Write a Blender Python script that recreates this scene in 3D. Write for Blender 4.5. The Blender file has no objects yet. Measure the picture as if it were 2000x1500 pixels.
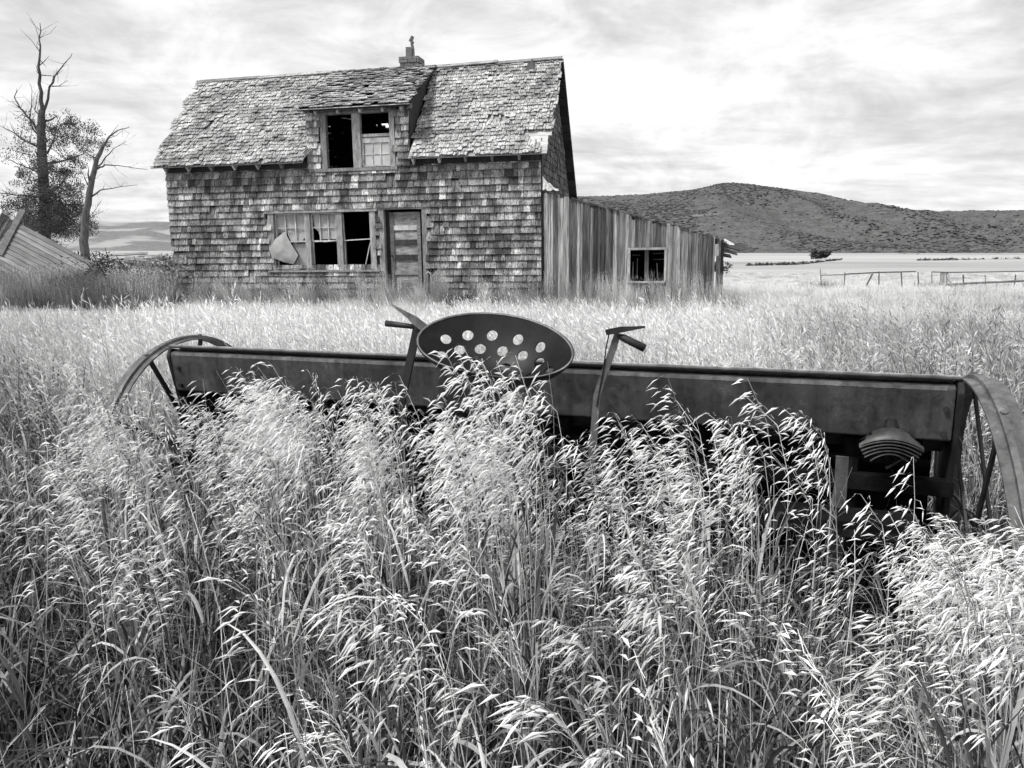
import bpy, bmesh, math, random
import numpy as np
from mathutils import Vector, Matrix, Euler, noise as mnoise

random.seed(7)
RNG = np.random.default_rng(7)
SC = bpy.context.scene
COL = SC.collection
R = math.radians

# ------------------------------------------------------------------ camera, sky, sun, exposure
FPX = 1511.0                                  # focal length in pixels of the 2000 px wide frame
EYE = Vector((0.0, 0.0, 1.5))
PITCH = math.atan((750 - 485) / FPX)          # camera looks down a little
cam_d = bpy.data.cameras.new('camera')
cam_d.sensor_width = 36.0
cam_d.lens = FPX / 2000 * 36.0
cam_d.clip_start = 0.02
cam_d.clip_end = 6000
cam = bpy.data.objects.new('camera', cam_d)
cam.location = EYE
cam.rotation_euler = (R(90) - PITCH, 0, 0)
COL.objects.link(cam)
SC.camera = cam

SUN_DIR = Vector((-0.62, -0.40, 1.05)).normalized()       # towards the sun
sun_el = math.asin(SUN_DIR.z)
sun_az = math.atan2(SUN_DIR.x, SUN_DIR.y)
sd = bpy.data.lights.new('sun', 'SUN')
sd.energy = 1.5
sd.angle = R(11)
sd.color = (1.0, 0.995, 0.985)
sun = bpy.data.objects.new('sun', sd)
sun.rotation_euler = SUN_DIR.to_track_quat('Z', 'Y').to_euler()
sun.location = (-30, -20, 60)
COL.objects.link(sun)

SC.view_settings.view_transform = 'Standard'
SC.view_settings.look = 'None'
SC.view_settings.gamma = 1.0
SC.view_settings.use_curve_mapping = False
SC.view_settings.exposure = 1.35


class NT:
    """short-hand for building node trees"""
    def __init__(s, tree): s.t = tree
    def n(s, typ, ins=None, **props):
        nd = s.t.nodes.new(typ)
        for k, v in props.items(): setattr(nd, k, v)
        for k, v in (ins or {}).items():
            sock = nd.inputs[k]
            if isinstance(v, bpy.types.NodeSocket): s.t.links.new(v, sock)
            else: sock.default_value = v
        return nd
    def math(s, op, a, b=0.0, c=0.0, clamp=False):
        return s.n('ShaderNodeMath', {0: a, 1: b, 2: c}, operation=op, use_clamp=clamp).outputs[0]
    def ramp(s, fac, stops):
        nd = s.n('ShaderNodeValToRGB', {0: fac})
        cr = nd.color_ramp
        while len(cr.elements) < len(stops): cr.elements.new(0.5)
        for e, (p, g) in zip(cr.elements, stops):
            e.position = p; e.color = (g, g, g, 1)
        return nd.outputs[0]
    def noise(s, vec, scale, detail=4, rough=0.55, dist=0.0):
        return s.n('ShaderNodeTexNoise', {'Vector': vec, 'Scale': scale, 'Detail': detail, 'Roughness': rough, 'Distortion': dist}).outputs['Fac']
    def mapping(s, vec, scale=(1, 1, 1), loc=(0, 0, 0), rot=(0, 0, 0)):
        return s.n('ShaderNodeMapping', {'Vector': vec, 'Scale': scale, 'Location': loc, 'Rotation': rot}).outputs[0]


world = bpy.data.worlds.new('World')
SC.world = world
world.use_nodes = True
wt = world.node_tree
wt.nodes.clear()
W = NT(wt)
sky = W.n('ShaderNodeTexSky', sky_type='NISHITA', sun_disc=False, sun_elevation=sun_el, sun_rotation=sun_az, air_density=1.0, dust_density=2.0)
bw = W.n('ShaderNodeRGBToBW', {0: sky.outputs[0]}).outputs[0]
tc = W.n('ShaderNodeTexCoord').outputs['Generated']
sx = W.n('ShaderNodeSeparateXYZ', {0: tc})
den = W.math('ADD', W.math('MAXIMUM', sx.outputs[2], 0.0), 0.09)
u = W.math('DIVIDE', sx.outputs[0], den)
v = W.math('DIVIDE', sx.outputs[1], den)
cv = W.n('ShaderNodeCombineXYZ', {0: u, 1: v, 2: 0.0}).outputs[0]
n1 = W.noise(W.mapping(cv, (0.55, 0.8, 1), (3.1, 1.7, 0)), 1.0, 7, 0.52, 0.35)
n2 = W.noise(W.mapping(cv, (1.7, 2.6, 1), (7.3, 2.2, 0)), 1.0, 6, 0.6, 0.3)
n3 = W.noise(W.mapping(tc, (6, 6, 13), (1.3, 0.4, 2.0)), 1.0, 6, 0.62, 0.5)
nn = W.math('ADD', W.math('ADD', W.math('MULTIPLY', n1, 0.34), W.math('MULTIPLY', n2, 0.20)), W.math('MULTIPLY', n3, 0.46))
cl = W.ramp(nn, [(0.38, 0.47), (0.46, 0.62), (0.52, 0.76), (0.58, 0.86)])
lvl = W.math('ADD', W.math('MULTIPLY', bw, 0.10), 4.7)       # thick cloud evens out the clear-sky gradient
out = W.math('MULTIPLY', lvl, cl)
bg = W.n('ShaderNodeBackground', {'Color': out, 'Strength': 0.1})
W.n('ShaderNodeOutputWorld', {'Surface': bg.outputs[0]})

try:
    SC.cycles.max_bounces = 4
    SC.cycles.diffuse_bounces = 1
    SC.cycles.glossy_bounces = 2
    SC.cycles.transmission_bounces = 2
    SC.cycles.use_adaptive_sampling = True
    SC.cycles.adaptive_threshold = 0.04
    SC.cycles.transparent_max_bounces = 8
    SC.cycles.use_denoising = True
except Exception:
    pass


# ------------------------------------------------------------------ helpers
_c, _s = math.cos(PITCH), math.sin(PITCH)
FWD, UPV, RGT = Vector((0, _c, -_s)), Vector((0, _s, _c)), Vector((1, 0, 0))


def at(px, py, Y):
    """the point at distance Y (metres ahead) that a sight line meets"""
    d = FWD + RGT * ((px - 1000) / FPX) + UPV * ((750 - py) / FPX)
    return EYE + d * (Y / d.y)


def pix(p):
    d = Vector(p) - EYE
    z = d.dot(FWD)
    return 1000 + FPX * d.x / z, 750 - FPX * d.dot(UPV) / z


def frame(O, yaw, roll=0.0):
    return Matrix.Translation(O) @ Matrix.Rotation(yaw, 4, 'Z') @ Matrix.Rotation(-roll, 4, 'Y')


class MB:
    def __init__(s): s.v = []; s.f = []; s.m = []
    def add(s, vs, fs, mi=0):
        b = len(s.v)
        s.v.extend([tuple(p) for p in vs])
        s.f.extend([tuple(i + b for i in f) for f in fs])
        s.m.extend([mi] * len(fs))
        return s
    def box(s, x0, x1, y0, y1, z0, z1, mi=0, M=None):
        vs = [Vector(p) for p in ((x0, y0, z0), (x1, y0, z0), (x1, y1, z0), (x0, y1, z0), (x0, y0, z1), (x1, y0, z1), (x1, y1, z1), (x0, y1, z1))]
        if M is not None: vs = [M @ p for p in vs]
        return s.add(vs, [(0, 3, 2, 1), (4, 5, 6, 7), (0, 1, 5, 4), (1, 2, 6, 5), (2, 3, 7, 6), (3, 0, 4, 7)], mi)
    def bar(s, a, b, w, t, mi=0, up=Vector((0, 0, 1)), taper=1.0):
        """a bar of width w and thickness t from a to b"""
        a, b = Vector(a), Vector(b)
        d = (b - a).normalized()
        sd_ = d.cross(up)
        if sd_.length < 1e-4: sd_ = d.cross(Vector((1, 0, 0)))
        sd_.normalize()
        n = sd_.cross(d).normalized()
        vs = []
        for p, k in ((a, 1.0), (b, taper)):
            for i, j in ((-1, -1), (1, -1), (1, 1), (-1, 1)):
                vs.append(p + sd_ * (w / 2 * i * k) + n * (t / 2 * j * k))
        return s.add(vs, [(0, 3, 2, 1), (4, 5, 6, 7), (0, 1, 5, 4), (1, 2, 6, 5), (2, 3, 7, 6), (3, 0, 4, 7)], mi)
    def tube(s, pts, rad, n=6, mi=0, caps=True):
        pts = [Vector(p) for p in pts]
        if not hasattr(rad, '__len__'): rad = [rad] * len(pts)
        b = len(s.v)
        prev = None
        for i, p in enumerate(pts):
            d = (pts[min(i + 1, len(pts) - 1)] - pts[max(i - 1, 0)]).normalized()
            if prev is None:
                a = d.orthogonal().normalized()
            else:
                a = (prev - d * prev.dot(d)).normalized()
            prev = a
            c = d.cross(a)
            for k in range(n):
                t = 2 * math.pi * k / n
                s.v.append(tuple(p + (a * math.cos(t) + c * math.sin(t)) * rad[i]))
        for i in range(len(pts) - 1):
            for k in range(n):
                s.f.append((b + i * n + k, b + i * n + (k + 1) % n, b + (i + 1) * n + (k + 1) % n, b + (i + 1) * n + k)); s.m.append(mi)
        if caps:
            s.f.append(tuple(b + k for k in reversed(range(n)))); s.m.append(mi)
            s.f.append(tuple(b + (len(pts) - 1) * n + k for k in range(n))); s.m.append(mi)
        return s
    def sheet(s, grid, mi=0, close=False):
        """grid[i][j] of points -> quads"""
        b = len(s.v); ni = len(grid); nj = len(grid[0])
        for row in grid:
            for p in row: s.v.append(tuple(p))
        for i in range(ni - 1):
            for j in range(nj if close else nj - 1):
                k = (j + 1) % nj
                s.f.append((b + i * nj + j, b + i * nj + k, b + (i + 1) * nj + k, b + (i + 1) * nj + j)); s.m.append(mi)
        return s
    def mesh(s, name, mats, smooth=False):
        me = bpy.data.meshes.new(name)
        me.from_pydata(s.v, [], s.f)
        for m in (mats if isinstance(mats, (list, tuple)) else [mats]): me.materials.append(m)
        me.polygons.foreach_set('material_index', s.m)
        if smooth: me.polygons.foreach_set('use_smooth', [True] * len(s.f))
        me.update()
        return me
    def build(s, name, mats, parent=None, smooth=False):
        return obj(name, s.mesh(name, mats, smooth), parent)


def obj(name, me, parent=None, M=None):
    o = bpy.data.objects.new(name, me)
    COL.objects.link(o)
    if parent is not None: o.parent = parent
    if M is not None: o.matrix_basis = M
    return o


def tag(o, label=None, cat=None, group=None, kind=None):
    if label: o['label'] = label
    if cat: o['category'] = cat
    if group: o['group'] = group
    if kind: o['kind'] = kind
    return o


def empty(name, M):
    o = bpy.data.objects.new(name, None)
    o.empty_display_size = 0.2
    COL.objects.link(o)
    o.matrix_basis = M
    return o


def grid_wall(rects_x, rects_z, holes, y0, y1, mb=None, M=None):
    """a slab in x-z of thickness y0..y1 with rectangular openings; no inner faces"""
    mb = mb or MB()
    xs = sorted(set(list(rects_x) + [h[0] for h in holes] + [h[1] for h in holes]))
    zs = sorted(set(list(rects_z) + [h[2] for h in holes] + [h[3] for h in holes]))
    xs = [x for x in xs if rects_x[0] <= x <= rects_x[-1]]
    zs = [z for z in zs if rects_z[0] <= z <= rects_z[-1]]
    nx, nz = len(xs) - 1, len(zs) - 1
    def solid(i, k):
        if not (0 <= i < nx and 0 <= k < nz): return False
        cx, cz = (xs[i] + xs[i + 1]) / 2, (zs[k] + zs[k + 1]) / 2
        return not any(h[0] < cx < h[1] and h[2] < cz < h[3] for h in holes)
    def q(ps):
        ps = [Vector(p) for p in ps]
        if M is not None: ps = [M @ p for p in ps]
        mb.add(ps, [(0, 1, 2, 3)])
    for i in range(nx):
        for k in range(nz):
            if not solid(i, k): continue
            a, b, c, d = xs[i], xs[i + 1], zs[k], zs[k + 1]
            q([(a, y0, c), (b, y0, c), (b, y0, d), (a, y0, d)])
            q([(b, y1, c), (a, y1, c), (a, y1, d), (b, y1, d)])
            if not solid(i - 1, k): q([(a, y1, c), (a, y0, c), (a, y0, d), (a, y1, d)])
            if not solid(i + 1, k): q([(b, y0, c), (b, y1, c), (b, y1, d), (b, y0, d)])
            if not solid(i, k - 1): q([(a, y1, c), (b, y1, c), (b, y0, c), (a, y0, c)])
            if not solid(i, k + 1): q([(a, y0, d), (b, y0, d), (b, y1, d), (a, y1, d)])
    return mb


# ------------------------------------------------------------------ materials (all of them greys: the photograph is black and white)
def new_mat(name):
    m = bpy.data.materials.new(name)
    m.use_nodes = True
    t = m.node_tree
    t.nodes.clear()
    return m, NT(t)


def finish(T, col, rough=0.8, bump=None, bstr=0.3, bdist=0.01, spec=0.3, metal=0.0, transl=0.0):
    ins = {'Base Color': col, 'Roughness': rough, 'Metallic': metal, 'Specular IOR Level': spec}
    if bump is not None:
        ins['Normal'] = T.n('ShaderNodeBump', {'Height': bump, 'Strength': bstr, 'Distance': bdist}).outputs[0]
    p = T.n('ShaderNodeBsdfPrincipled', ins).outputs[0]
    if transl > 0:
        tr = T.n('ShaderNodeBsdfTranslucent', {'Color': col}).outputs[0]
        p = T.n('ShaderNodeMixShader', {0: transl, 1: p, 2: tr}).outputs[0]
    T.n('ShaderNodeOutputMaterial', {'Surface': p})


def rand_piece(T):
    r = T.n('ShaderNodeObjectInfo').outputs['Random']
    i = T.n('ShaderNodeNewGeometry').outputs['Random Per Island']
    return T.math('FRACT', T.math('ADD', r, T.math('MULTIPLY', i, 7.31)))


def wood(name, stops, grain=(45, 45, 3), grain_amt=0.5, stain=0.5, stain_scale=(1.6, 1.6, 0.5), space='pos', rough=0.85, island=True, fine=1.0):
    """weathered wood: a tone for each piece, grain along one axis and rain stains"""
    m, T = new_mat(name)
    if space == 'pos': vec = T.n('ShaderNodeNewGeometry').outputs['Position']
    else: vec = T.n('ShaderNodeTexCoord').outputs['Object']
    r = rand_piece(T) if island else T.n('ShaderNodeObjectInfo').outputs['Random']
    base = T.ramp(r, stops)
    off = T.n('ShaderNodeCombineXYZ', {0: T.math('MULTIPLY', r, 13.0), 1: T.math('MULTIPLY', r, 5.0), 2: T.math('MULTIPLY', r, 3.0)}).outputs[0]
    vo = T.n('ShaderNodeVectorMath', {0: vec, 1: off}, operation='ADD').outputs[0]
    g = T.noise(T.mapping(vo, grain), fine, 5, 0.65, 0.2)
    gf = T.ramp(g, [(0.3, 1.0 - grain_amt), (0.62, 1.0 + grain_amt * 0.55)])
    st = T.noise(T.mapping(vec, stain_scale), 1.0, 4, 0.6, 0.4)
    sf = T.ramp(st, [(0.36, 1.0 - stain), (0.58, 1.05)])
    c = T.math('MULTIPLY', T.math('MULTIPLY', base, gf), sf)
    finish(T, c, rough, g, 0.5, 0.006)
    return m


WALL_SH = wood('weathered_wall_shingle', [(0.0, 0.06), (0.12, 0.16), (0.5, 0.27), (0.86, 0.37), (1.0, 0.60)], (50, 50, 5), 1.0, 0.70, (2.4, 2.4, 0.9))
ROOF_SH = wood('weathered_roof_shingle', [(0.0, 0.22), (0.12, 0.33), (0.8, 0.42), (1.0, 0.54)], (50, 14, 14), 1.0, 0.55, (1.3, 2.0, 2.0))
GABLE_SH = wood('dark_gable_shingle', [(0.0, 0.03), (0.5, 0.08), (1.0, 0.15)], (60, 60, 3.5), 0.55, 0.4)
BOARD = wood('weathered_shed_board', [(0.0, 0.06), (0.35, 0.15), (0.7, 0.26), (1.0, 0.42)], (90, 90, 2.0), 0.95, 0.62, (10.0, 10.0, 0.6), island=False)
TRIM = wood('weathered_trim', [(0.0, 0.22), (1.0, 0.42)], (30, 30, 6), 0.5, 0.35, (3, 3, 1.2))
SASH = wood('pale_sash_paint', [(0.0, 0.42), (1.0, 0.66)], (40, 40, 8), 0.35, 0.3, (5, 5, 4))
DARKW_SHADE = wood('dark_wood_and_eave_shade', [(0.0, 0.02), (1.0, 0.055)], (40, 40, 4), 0.5, 0.3)  # dark wood; on the main eave friezes it stands for shade
DECK = wood('bare_roof_board', [(0.0, 0.36), (1.0, 0.55)], (3, 30, 30), 0.4, 0.2)
DOORW = wood('peeling_door_panel', [(0.0, 0.26), (1.0, 0.34)], (6, 6, 30), 0.55, 0.3, (6, 6, 10))
DOORR = wood('door_rail', [(0.0, 0.09), (0.5, 0.24), (1.0, 0.34)], (8, 8, 30), 0.4, 0.3, (6, 6, 10))
SIDING = wood('grey_siding', [(0.0, 0.14), (1.0, 0.26)], (1.6, 30, 30), 0.32, 0.25, (1.4, 5, 5), space='obj')
LOGW = wood('bleached_plank', [(0.0, 0.10), (0.6, 0.28), (1.0, 0.6)], (6, 20, 20), 0.5, 0.3)
FENCEW = wood('fence_wood', [(0.0, 0.06), (0.6, 0.16), (1.0, 0.38)], (20, 20, 4), 0.5, 0.3)
RAILW = wood('fence_rail_wood', [(0.0, 0.13), (1.0, 0.26)], (3, 20, 20), 0.5, 0.3)


def simple(name, lo, hi, scale=8, rough=0.8, spec=0.3, metal=0.0, bstr=0.2, stretch=(1, 1, 1), detail=5, transl=0.0, bdist=0.01):
    m, T = new_mat(name)
    vec = T.n('ShaderNodeNewGeometry').outputs['Position']
    g = T.noise(T.mapping(vec, stretch), scale, detail, 0.6)
    c = T.ramp(g, [(0.3, lo), (0.7, hi)])
    finish(T, c, rough, g, bstr, bdist, spec, metal, transl)
    return m


def metal_paint(name, base, rough=0.45, spec=0.5):
    """old dark paint: faded blotches, rain runs and pale scratches"""
    m, T = new_mat(name)
    vec = T.n('ShaderNodeNewGeometry').outputs['Position']
    a = T.noise(vec, 5.0, 6, 0.65, 0.4)
    runs = T.noise(T.mapping(vec, (22, 22, 1.2)), 1.0, 4, 0.6)
    fine = T.noise(vec, 190.0, 3, 0.7)
    c = T.math('MULTIPLY', T.ramp(a, [(0.32, base * 0.55), (0.68, base * 1.55)]), T.ramp(runs, [(0.34, 0.68), (0.68, 1.35)]))
    blot = T.noise(vec, 26.0, 6, 0.72, 0.6)
    c = T.math('MULTIPLY', c, T.ramp(blot, [(0.36, 0.55), (0.5, 1.0), (0.60, 1.05), (0.70, 2.0)]))
    chips = T.ramp(T.math('ADD', T.math('MULTIPLY', fine, 0.55), T.math('MULTIPLY', a, 0.45)), [(0.60, 0.0), (0.68, base * 2.2)])
    c = T.math('ADD', c, chips)
    ro = T.ramp(a, [(0.3, rough - 0.08), (0.75, rough + 0.18)])
    finish(T, c, ro, T.math('ADD', fine, T.math('MULTIPLY', T.noise(vec, 3.5, 2), 5.0)), 0.10, 0.004, spec)
    return m


PAINT = metal_paint('faded_drill_paint', 0.046, 0.42, 0.5)
UNDER = metal_paint('dull_black_iron', 0.008, 0.7, 0.08)  # near-black and duller than the other drill iron
IRON = metal_paint('old_iron', 0.016, 0.5, 0.45)
SEATM = metal_paint('seat_iron', 0.008, 0.42, 0.16)
RIM = metal_paint('wheel_rim_iron', 0.075, 0.5, 0.5)
LEVER = metal_paint('lever_steel', 0.13, 0.38, 0.6)
BARK = simple('bark', 0.035, 0.11, 3, 0.9, 0.1, bstr=0.6, stretch=(6, 6, 1.2), bdist=0.03)
DEADBARK = simple('dead_bark', 0.05, 0.14, 3, 0.9, 0.1, bstr=0.5, stretch=(6, 6, 1.2), bdist=0.03)
BRICK = simple('chimney_brick', 0.10, 0.22, 14)
TILE = simple('flue_tile', 0.10, 0.17, 10)
RAG = simple('pale_tin_scrap', 0.55, 0.75, 9)
DARKTIN = simple('dark_tin', 0.05, 0.09, 9)
PLASTIC = simple('cloudy_plastic_film', 0.34, 0.52, 5, 0.35, 0.5, transl=0.12)
PIPE = simple('pale_pipe', 0.25, 0.5, 18)
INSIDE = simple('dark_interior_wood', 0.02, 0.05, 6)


def glass_mat():
    m, T = new_mat('sky_reflection_pane')
    vec = T.n('ShaderNodeNewGeometry').outputs['Position']
    g = T.noise(vec, 2.5, 4, 0.6)
    c = T.ramp(g, [(0.3, 0.40), (0.7, 0.62)])  # pale base colour stands for sky reflected in the panes
    finish(T, c, 0.12, None, spec=0.6)
    return m


GLASS = glass_mat()


def grass_mat(name, lo, hi, transl, rough=0.6, stops=None):
    m, T = new_mat(name)
    r = T.n('ShaderNodeObjectInfo').outputs['Random']
    i = T.n('ShaderNodeNewGeometry').outputs['Random Per Island']
    k = T.math('FRACT', T.math('ADD', r, T.math('MULTIPLY', i, 3.7)))
    c = T.ramp(k, stops or [(0.0, lo), (1.0, hi)])
    tone = T.n('ShaderNodeAttribute', attribute_type='INSTANCER', attribute_name='tone').outputs['Fac']
    c = T.math('MULTIPLY', c, tone)
    finish(T, c, rough, None, spec=0.25, transl=transl)
    return m


HEAD = grass_mat('brome_seed_head', 0.84, 0.95, 0.18)
STEM = grass_mat('brome_stem', 0.42, 0.72, 0.1, 0.5, [(0.0, 0.16), (0.3, 0.42), (0.6, 0.66), (1.0, 0.85)])
LEAF = grass_mat('brome_leaf', 0.07, 0.42, 0.15, 0.55, [(0.0, 0.03), (0.38, 0.07), (0.55, 0.20), (0.72, 0.48), (1.0, 0.72)])
THATCH = grass_mat('grass_thatch', 0.015, 0.06, 0.1)
WEEDL = grass_mat('weed_leaf', 0.05, 0.16, 0.2)
MHEAD = grass_mat('meadow_head', 0.84, 0.96, 0.25)
MLEAF = grass_mat('meadow_leaf', 0.55, 0.85, 0.3)
SCRUB = grass_mat('scrub_leaf', 0.055, 0.115, 0.0, 0.9)


def leaf_mat(name, lo, hi):
    m, T = new_mat(name)
    i = T.n('ShaderNodeNewGeometry').outputs['Random Per Island']
    c = T.ramp(i, [(0.0, lo), (1.0, hi)])
    finish(T, c, 0.6, None, spec=0.2, transl=0.25)
    return m


LEAVES = leaf_mat('tree_leaf', 0.03, 0.12)
DARKLEAVES = leaf_mat('dark_bush_leaf', 0.03, 0.10)
PALELEAVES = leaf_mat('pale_bush_leaf', 0.10, 0.34)


# ------------------------------------------------------------------ ground, hills
def smooth(a, b, x):
    t = min(1.0, max(0.0, (x - a) / (b - a)))
    return t * t * (3 - 2 * t)


def gz(x, y):
    z = -0.15 + 0.25 * smooth(4, 14, y) - 0.6 * smooth(19, 36, y) * smooth(3, 8, x) - 0.25 * smooth(22, 60, y) * (1 - smooth(3, 8, x))
    return z + 0.04 * mnoise.noise((x * 0.25, y * 0.25, 3.0))


def ground_mat():
    m, T = new_mat('field_ground')
    vec = T.n('ShaderNodeNewGeometry').outputs['Position']
    s = T.n('ShaderNodeSeparateXYZ', {0: vec})
    wob = T.math('MULTIPLY', T.math('SUBTRACT', T.noise(vec, 0.15, 3), 0.5), 8.0)
    d = T.math('ADD', s.outputs[1], wob)
    soil = T.ramp(T.noise(vec, 5.0, 5), [(0.3, 0.02), (0.7, 0.06)])
    straw = T.ramp(T.noise(T.mapping(vec, (6, 3, 6)), 1.0, 5, 0.7), [(0.3, 0.45), (0.7, 0.72)])
    # mown field: broad strips of paler and darker stubble, ditches
    band = T.noise(T.mapping(vec, (0.008, 0.05, 1)), 1.0, 4, 0.6, 0.3)
    fine = T.noise(T.mapping(vec, (0.06, 0.4, 1)), 1.0, 4, 0.7, 0.2)
    field = T.math('MULTIPLY', T.ramp(band, [(0.32, 0.27), (0.5, 0.36), (0.66, 0.48)]), T.ramp(fine, [(0.3, 0.86), (0.7, 1.08)]))
    f1 = T.math('MULTIPLY', T.math('SUBTRACT', d, 5.0), 0.16, clamp=True)
    f2 = T.math('MULTIPLY', T.math('SUBTRACT', d, 40.0), 0.06, clamp=True)
    a = T.n('ShaderNodeMix', {0: f1, 2: soil, 3: straw}, data_type='FLOAT').outputs[0]
    b = T.n('ShaderNodeMix', {0: f2, 2: a, 3: field}, data_type='FLOAT').outputs[0]
    finish(T, b, 0.95, T.noise(vec, 6.0, 5), 0.5, 0.05, spec=0.1)
    return m


gm = MB()
ys = list(np.linspace(-12, 40, 66)) + list(np.geomspace(43, 3500, 26))
xn = np.concatenate([-np.geomspace(4000, 14, 22), np.linspace(-13, 13, 40), np.geomspace(14, 4000, 22)])
gm.sheet([[(x, y, gz(x, y)) for x in xn] for y in ys])
tag(gm.build('ground', ground_mat(), None, True), 'pale stubble field and grassy ground reaching to the hills', None, None, 'structure')


def hill_mat(name, lo, hi, patch, pscale, pt=0.60, seed=0.0):
    m, T = new_mat(name)
    vec = T.n('ShaderNodeNewGeometry').outputs['Position']
    a = T.noise(T.mapping(vec, (1, 1, 2.0)), 0.12, 6, 0.72, 0.3)
    fine = T.noise(T.mapping(vec, (1, 1, 1.5)), 0.5, 4, 0.75)
    p = T.noise(T.mapping(vec, (pscale, pscale * 0.8, pscale * 5), (seed, 0, 0)), 1.0, 4, 0.6, 0.8)
    base = T.math('MULTIPLY', T.ramp(a, [(0.3, lo), (0.7, hi)]), T.ramp(fine, [(0.3, 0.6), (0.7, 1.35)]))
    f = T.ramp(p, [(pt, 0.0), (pt + 0.05, 1.0)])
    c = T.n('ShaderNodeMix', {0: f, 2: base, 3: patch}, data_type='FLOAT').outputs[0]
    finish(T, c, 0.95, fine, 0.8, 0.8, spec=0.05)
    return m


def hill(name, prof, base_y, d0, d1, mat, label, amp, z_foot):
    """a heightfield whose crest at distance d1 has the given skyline"""
    pxs = [p[0] for p in prof]
    nb = 110
    g = MB()
    rows = []
    info = []
    for j in range(46):
        t = j / 45.0
        row = []
        for i in range(nb):
            px = pxs[0] + (pxs[-1] - pxs[0]) * i / (nb - 1)
            py = float(np.interp(px, pxs, [p[1] for p in prof]))
            d = d0 + (d1 * 1.35 - d0) * t
            crest = at(px, py, d1).z - z_foot
            s = (d - d0) / (d1 - d0)
            if s <= 1: h = crest * (0.35 * s + 0.65 * s * s * (3 - 2 * s))
            else: h = crest * (1 - 1.5 * (s - 1) ** 2)
            ux = (px - 1000) / FPX / _c
            x = ux * d
            env = max(0.0, min(1.0, 4.2 * s * (0.93 - s))) if s < 0.93 else 0
            nz = mnoise.fractal((x * 0.012, d * 0.010, 2.0), 0.9, 2.1, 4)
            rid = 1 - 2.6 * abs(mnoise.noise((x * 0.013 + d * 0.007, d * 0.004, 7.0)))
            z = z_foot + max(-1.0, h + env * amp * (nz + 0.9 * rid - 0.3))
            row.append((x, d, z))
        rows.append(row)
    g.sheet(rows)
    tag(g.build(name, mat, None, True), label, None, None, 'structure')
    return rows


RH = hill('hill', [(1020, 395), (1130, 384), (1200, 382), (1240, 380), (1290, 376), (1340, 371), (1385, 360), (1400, 358), (1440, 360), (1500, 368), (1560, 378), (1610, 388), (1660, 399), (1710, 408), (1745, 413), (1800, 413), (1880, 412), (1960, 411), (2040, 410), (2300, 405), (2600, 400)],
          490, 330, 620, hill_mat('scrub_hill', 0.075, 0.14, 0.24, 0.012, 0.66), 'dark scrub covered hill with a rounded summit beyond the field', 9.0, -0.8)
LH = hill('hill', [(-700, 440), (-200, 436), (0, 438), (100, 436), (165, 431), (215, 431), (250, 434), (300, 433), (330, 432), (420, 436), (600, 446), (1000, 455)],
          479, 520, 900, hill_mat('grass_hill', 0.15, 0.22, 0.33, 0.006, 0.56, 4.0), 'low grey hill with pale bare patches, left of the house', 4.0, -0.6)


# ------------------------------------------------------------------ scattering (stuff only)
def scatter(name, pts, rot, scl, idx, tone, sources, label=None, parent=None):
    cname = name + '_sources'
    src = bpy.data.collections.new(cname)
    for k, me in enumerate(sources):
        o = bpy.data.objects.new('%s_%02d' % (cname, k), me)
        src.objects.link(o)
    me = bpy.data.meshes.new(name)
    n = len(pts)
    me.vertices.add(n)
    me.vertices.foreach_set('co', np.asarray(pts, np.float32).ravel())
    a = me.attributes.new('rot', 'FLOAT_VECTOR', 'POINT'); a.data.foreach_set('vector', np.asarray(rot, np.float32).ravel())
    a = me.attributes.new('scl', 'FLOAT_VECTOR', 'POINT'); a.data.foreach_set('vector', np.asarray(scl, np.float32).ravel())
    a = me.attributes.new('idx', 'INT', 'POINT'); a.data.foreach_set('value', np.asarray(idx, np.int32))
    a = me.attributes.new('tone', 'FLOAT', 'POINT'); a.data.foreach_set('value', np.asarray(tone, np.float32))
    o = obj(name, me, parent)
    ng = bpy.data.node_groups.new(name + '_nodes', 'GeometryNodeTree')
    ng.interface.new_socket('Geometry', in_out='INPUT', socket_type='NodeSocketGeometry')
    ng.interface.new_socket('Geometry', in_out='OUTPUT', socket_type='NodeSocketGeometry')
    G = NT(ng)
    gi = G.n('NodeGroupInput'); go = G.n('NodeGroupOutput')
    ci = G.n('GeometryNodeCollectionInfo', {'Collection': src, 'Separate Children': True, 'Reset Children': True})
    def attr(nm, dt): return G.n('GeometryNodeInputNamedAttribute', {'Name': nm}, data_type=dt).outputs['Attribute']
    e2r = G.n('FunctionNodeEulerToRotation', {0: attr('rot', 'FLOAT_VECTOR')}).outputs[0]
    ip = G.n('GeometryNodeInstanceOnPoints', {'Points': gi.outputs[0], 'Instance': ci.outputs[0], 'Pick Instance': True, 'Instance Index': attr('idx', 'INT'), 'Rotation': e2r, 'Scale': attr('scl', 'FLOAT_VECTOR')})
    ng.links.new(ip.outputs[0], go.inputs[0])
    md = o.modifiers.new('scatter', 'NODES'); md.node_group = ng
    tag(o, label, None, None, 'stuff')
    return o


# scrub on the dark hill
def scrub_mesh(k):
    rg = random.Random(100 + k)
    bm = bmesh.new()
    bmesh.ops.create_icosphere(bm, subdivisions=2, radius=1.0)
    for v_ in bm.verts:
        n_ = mnoise.noise(v_.co * 2.3 + Vector((k * 5.0, 0, 0)))
        v_.co *= 1 + 0.45 * n_ + rg.uniform(-0.14, 0.14)
        v_.co.z = v_.co.z * 0.62 + 0.25
    me = bpy.data.meshes.new('scrub_clump'); bm.to_mesh(me); bm.free()
    me.materials.append(SCRUB)
    return me


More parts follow.
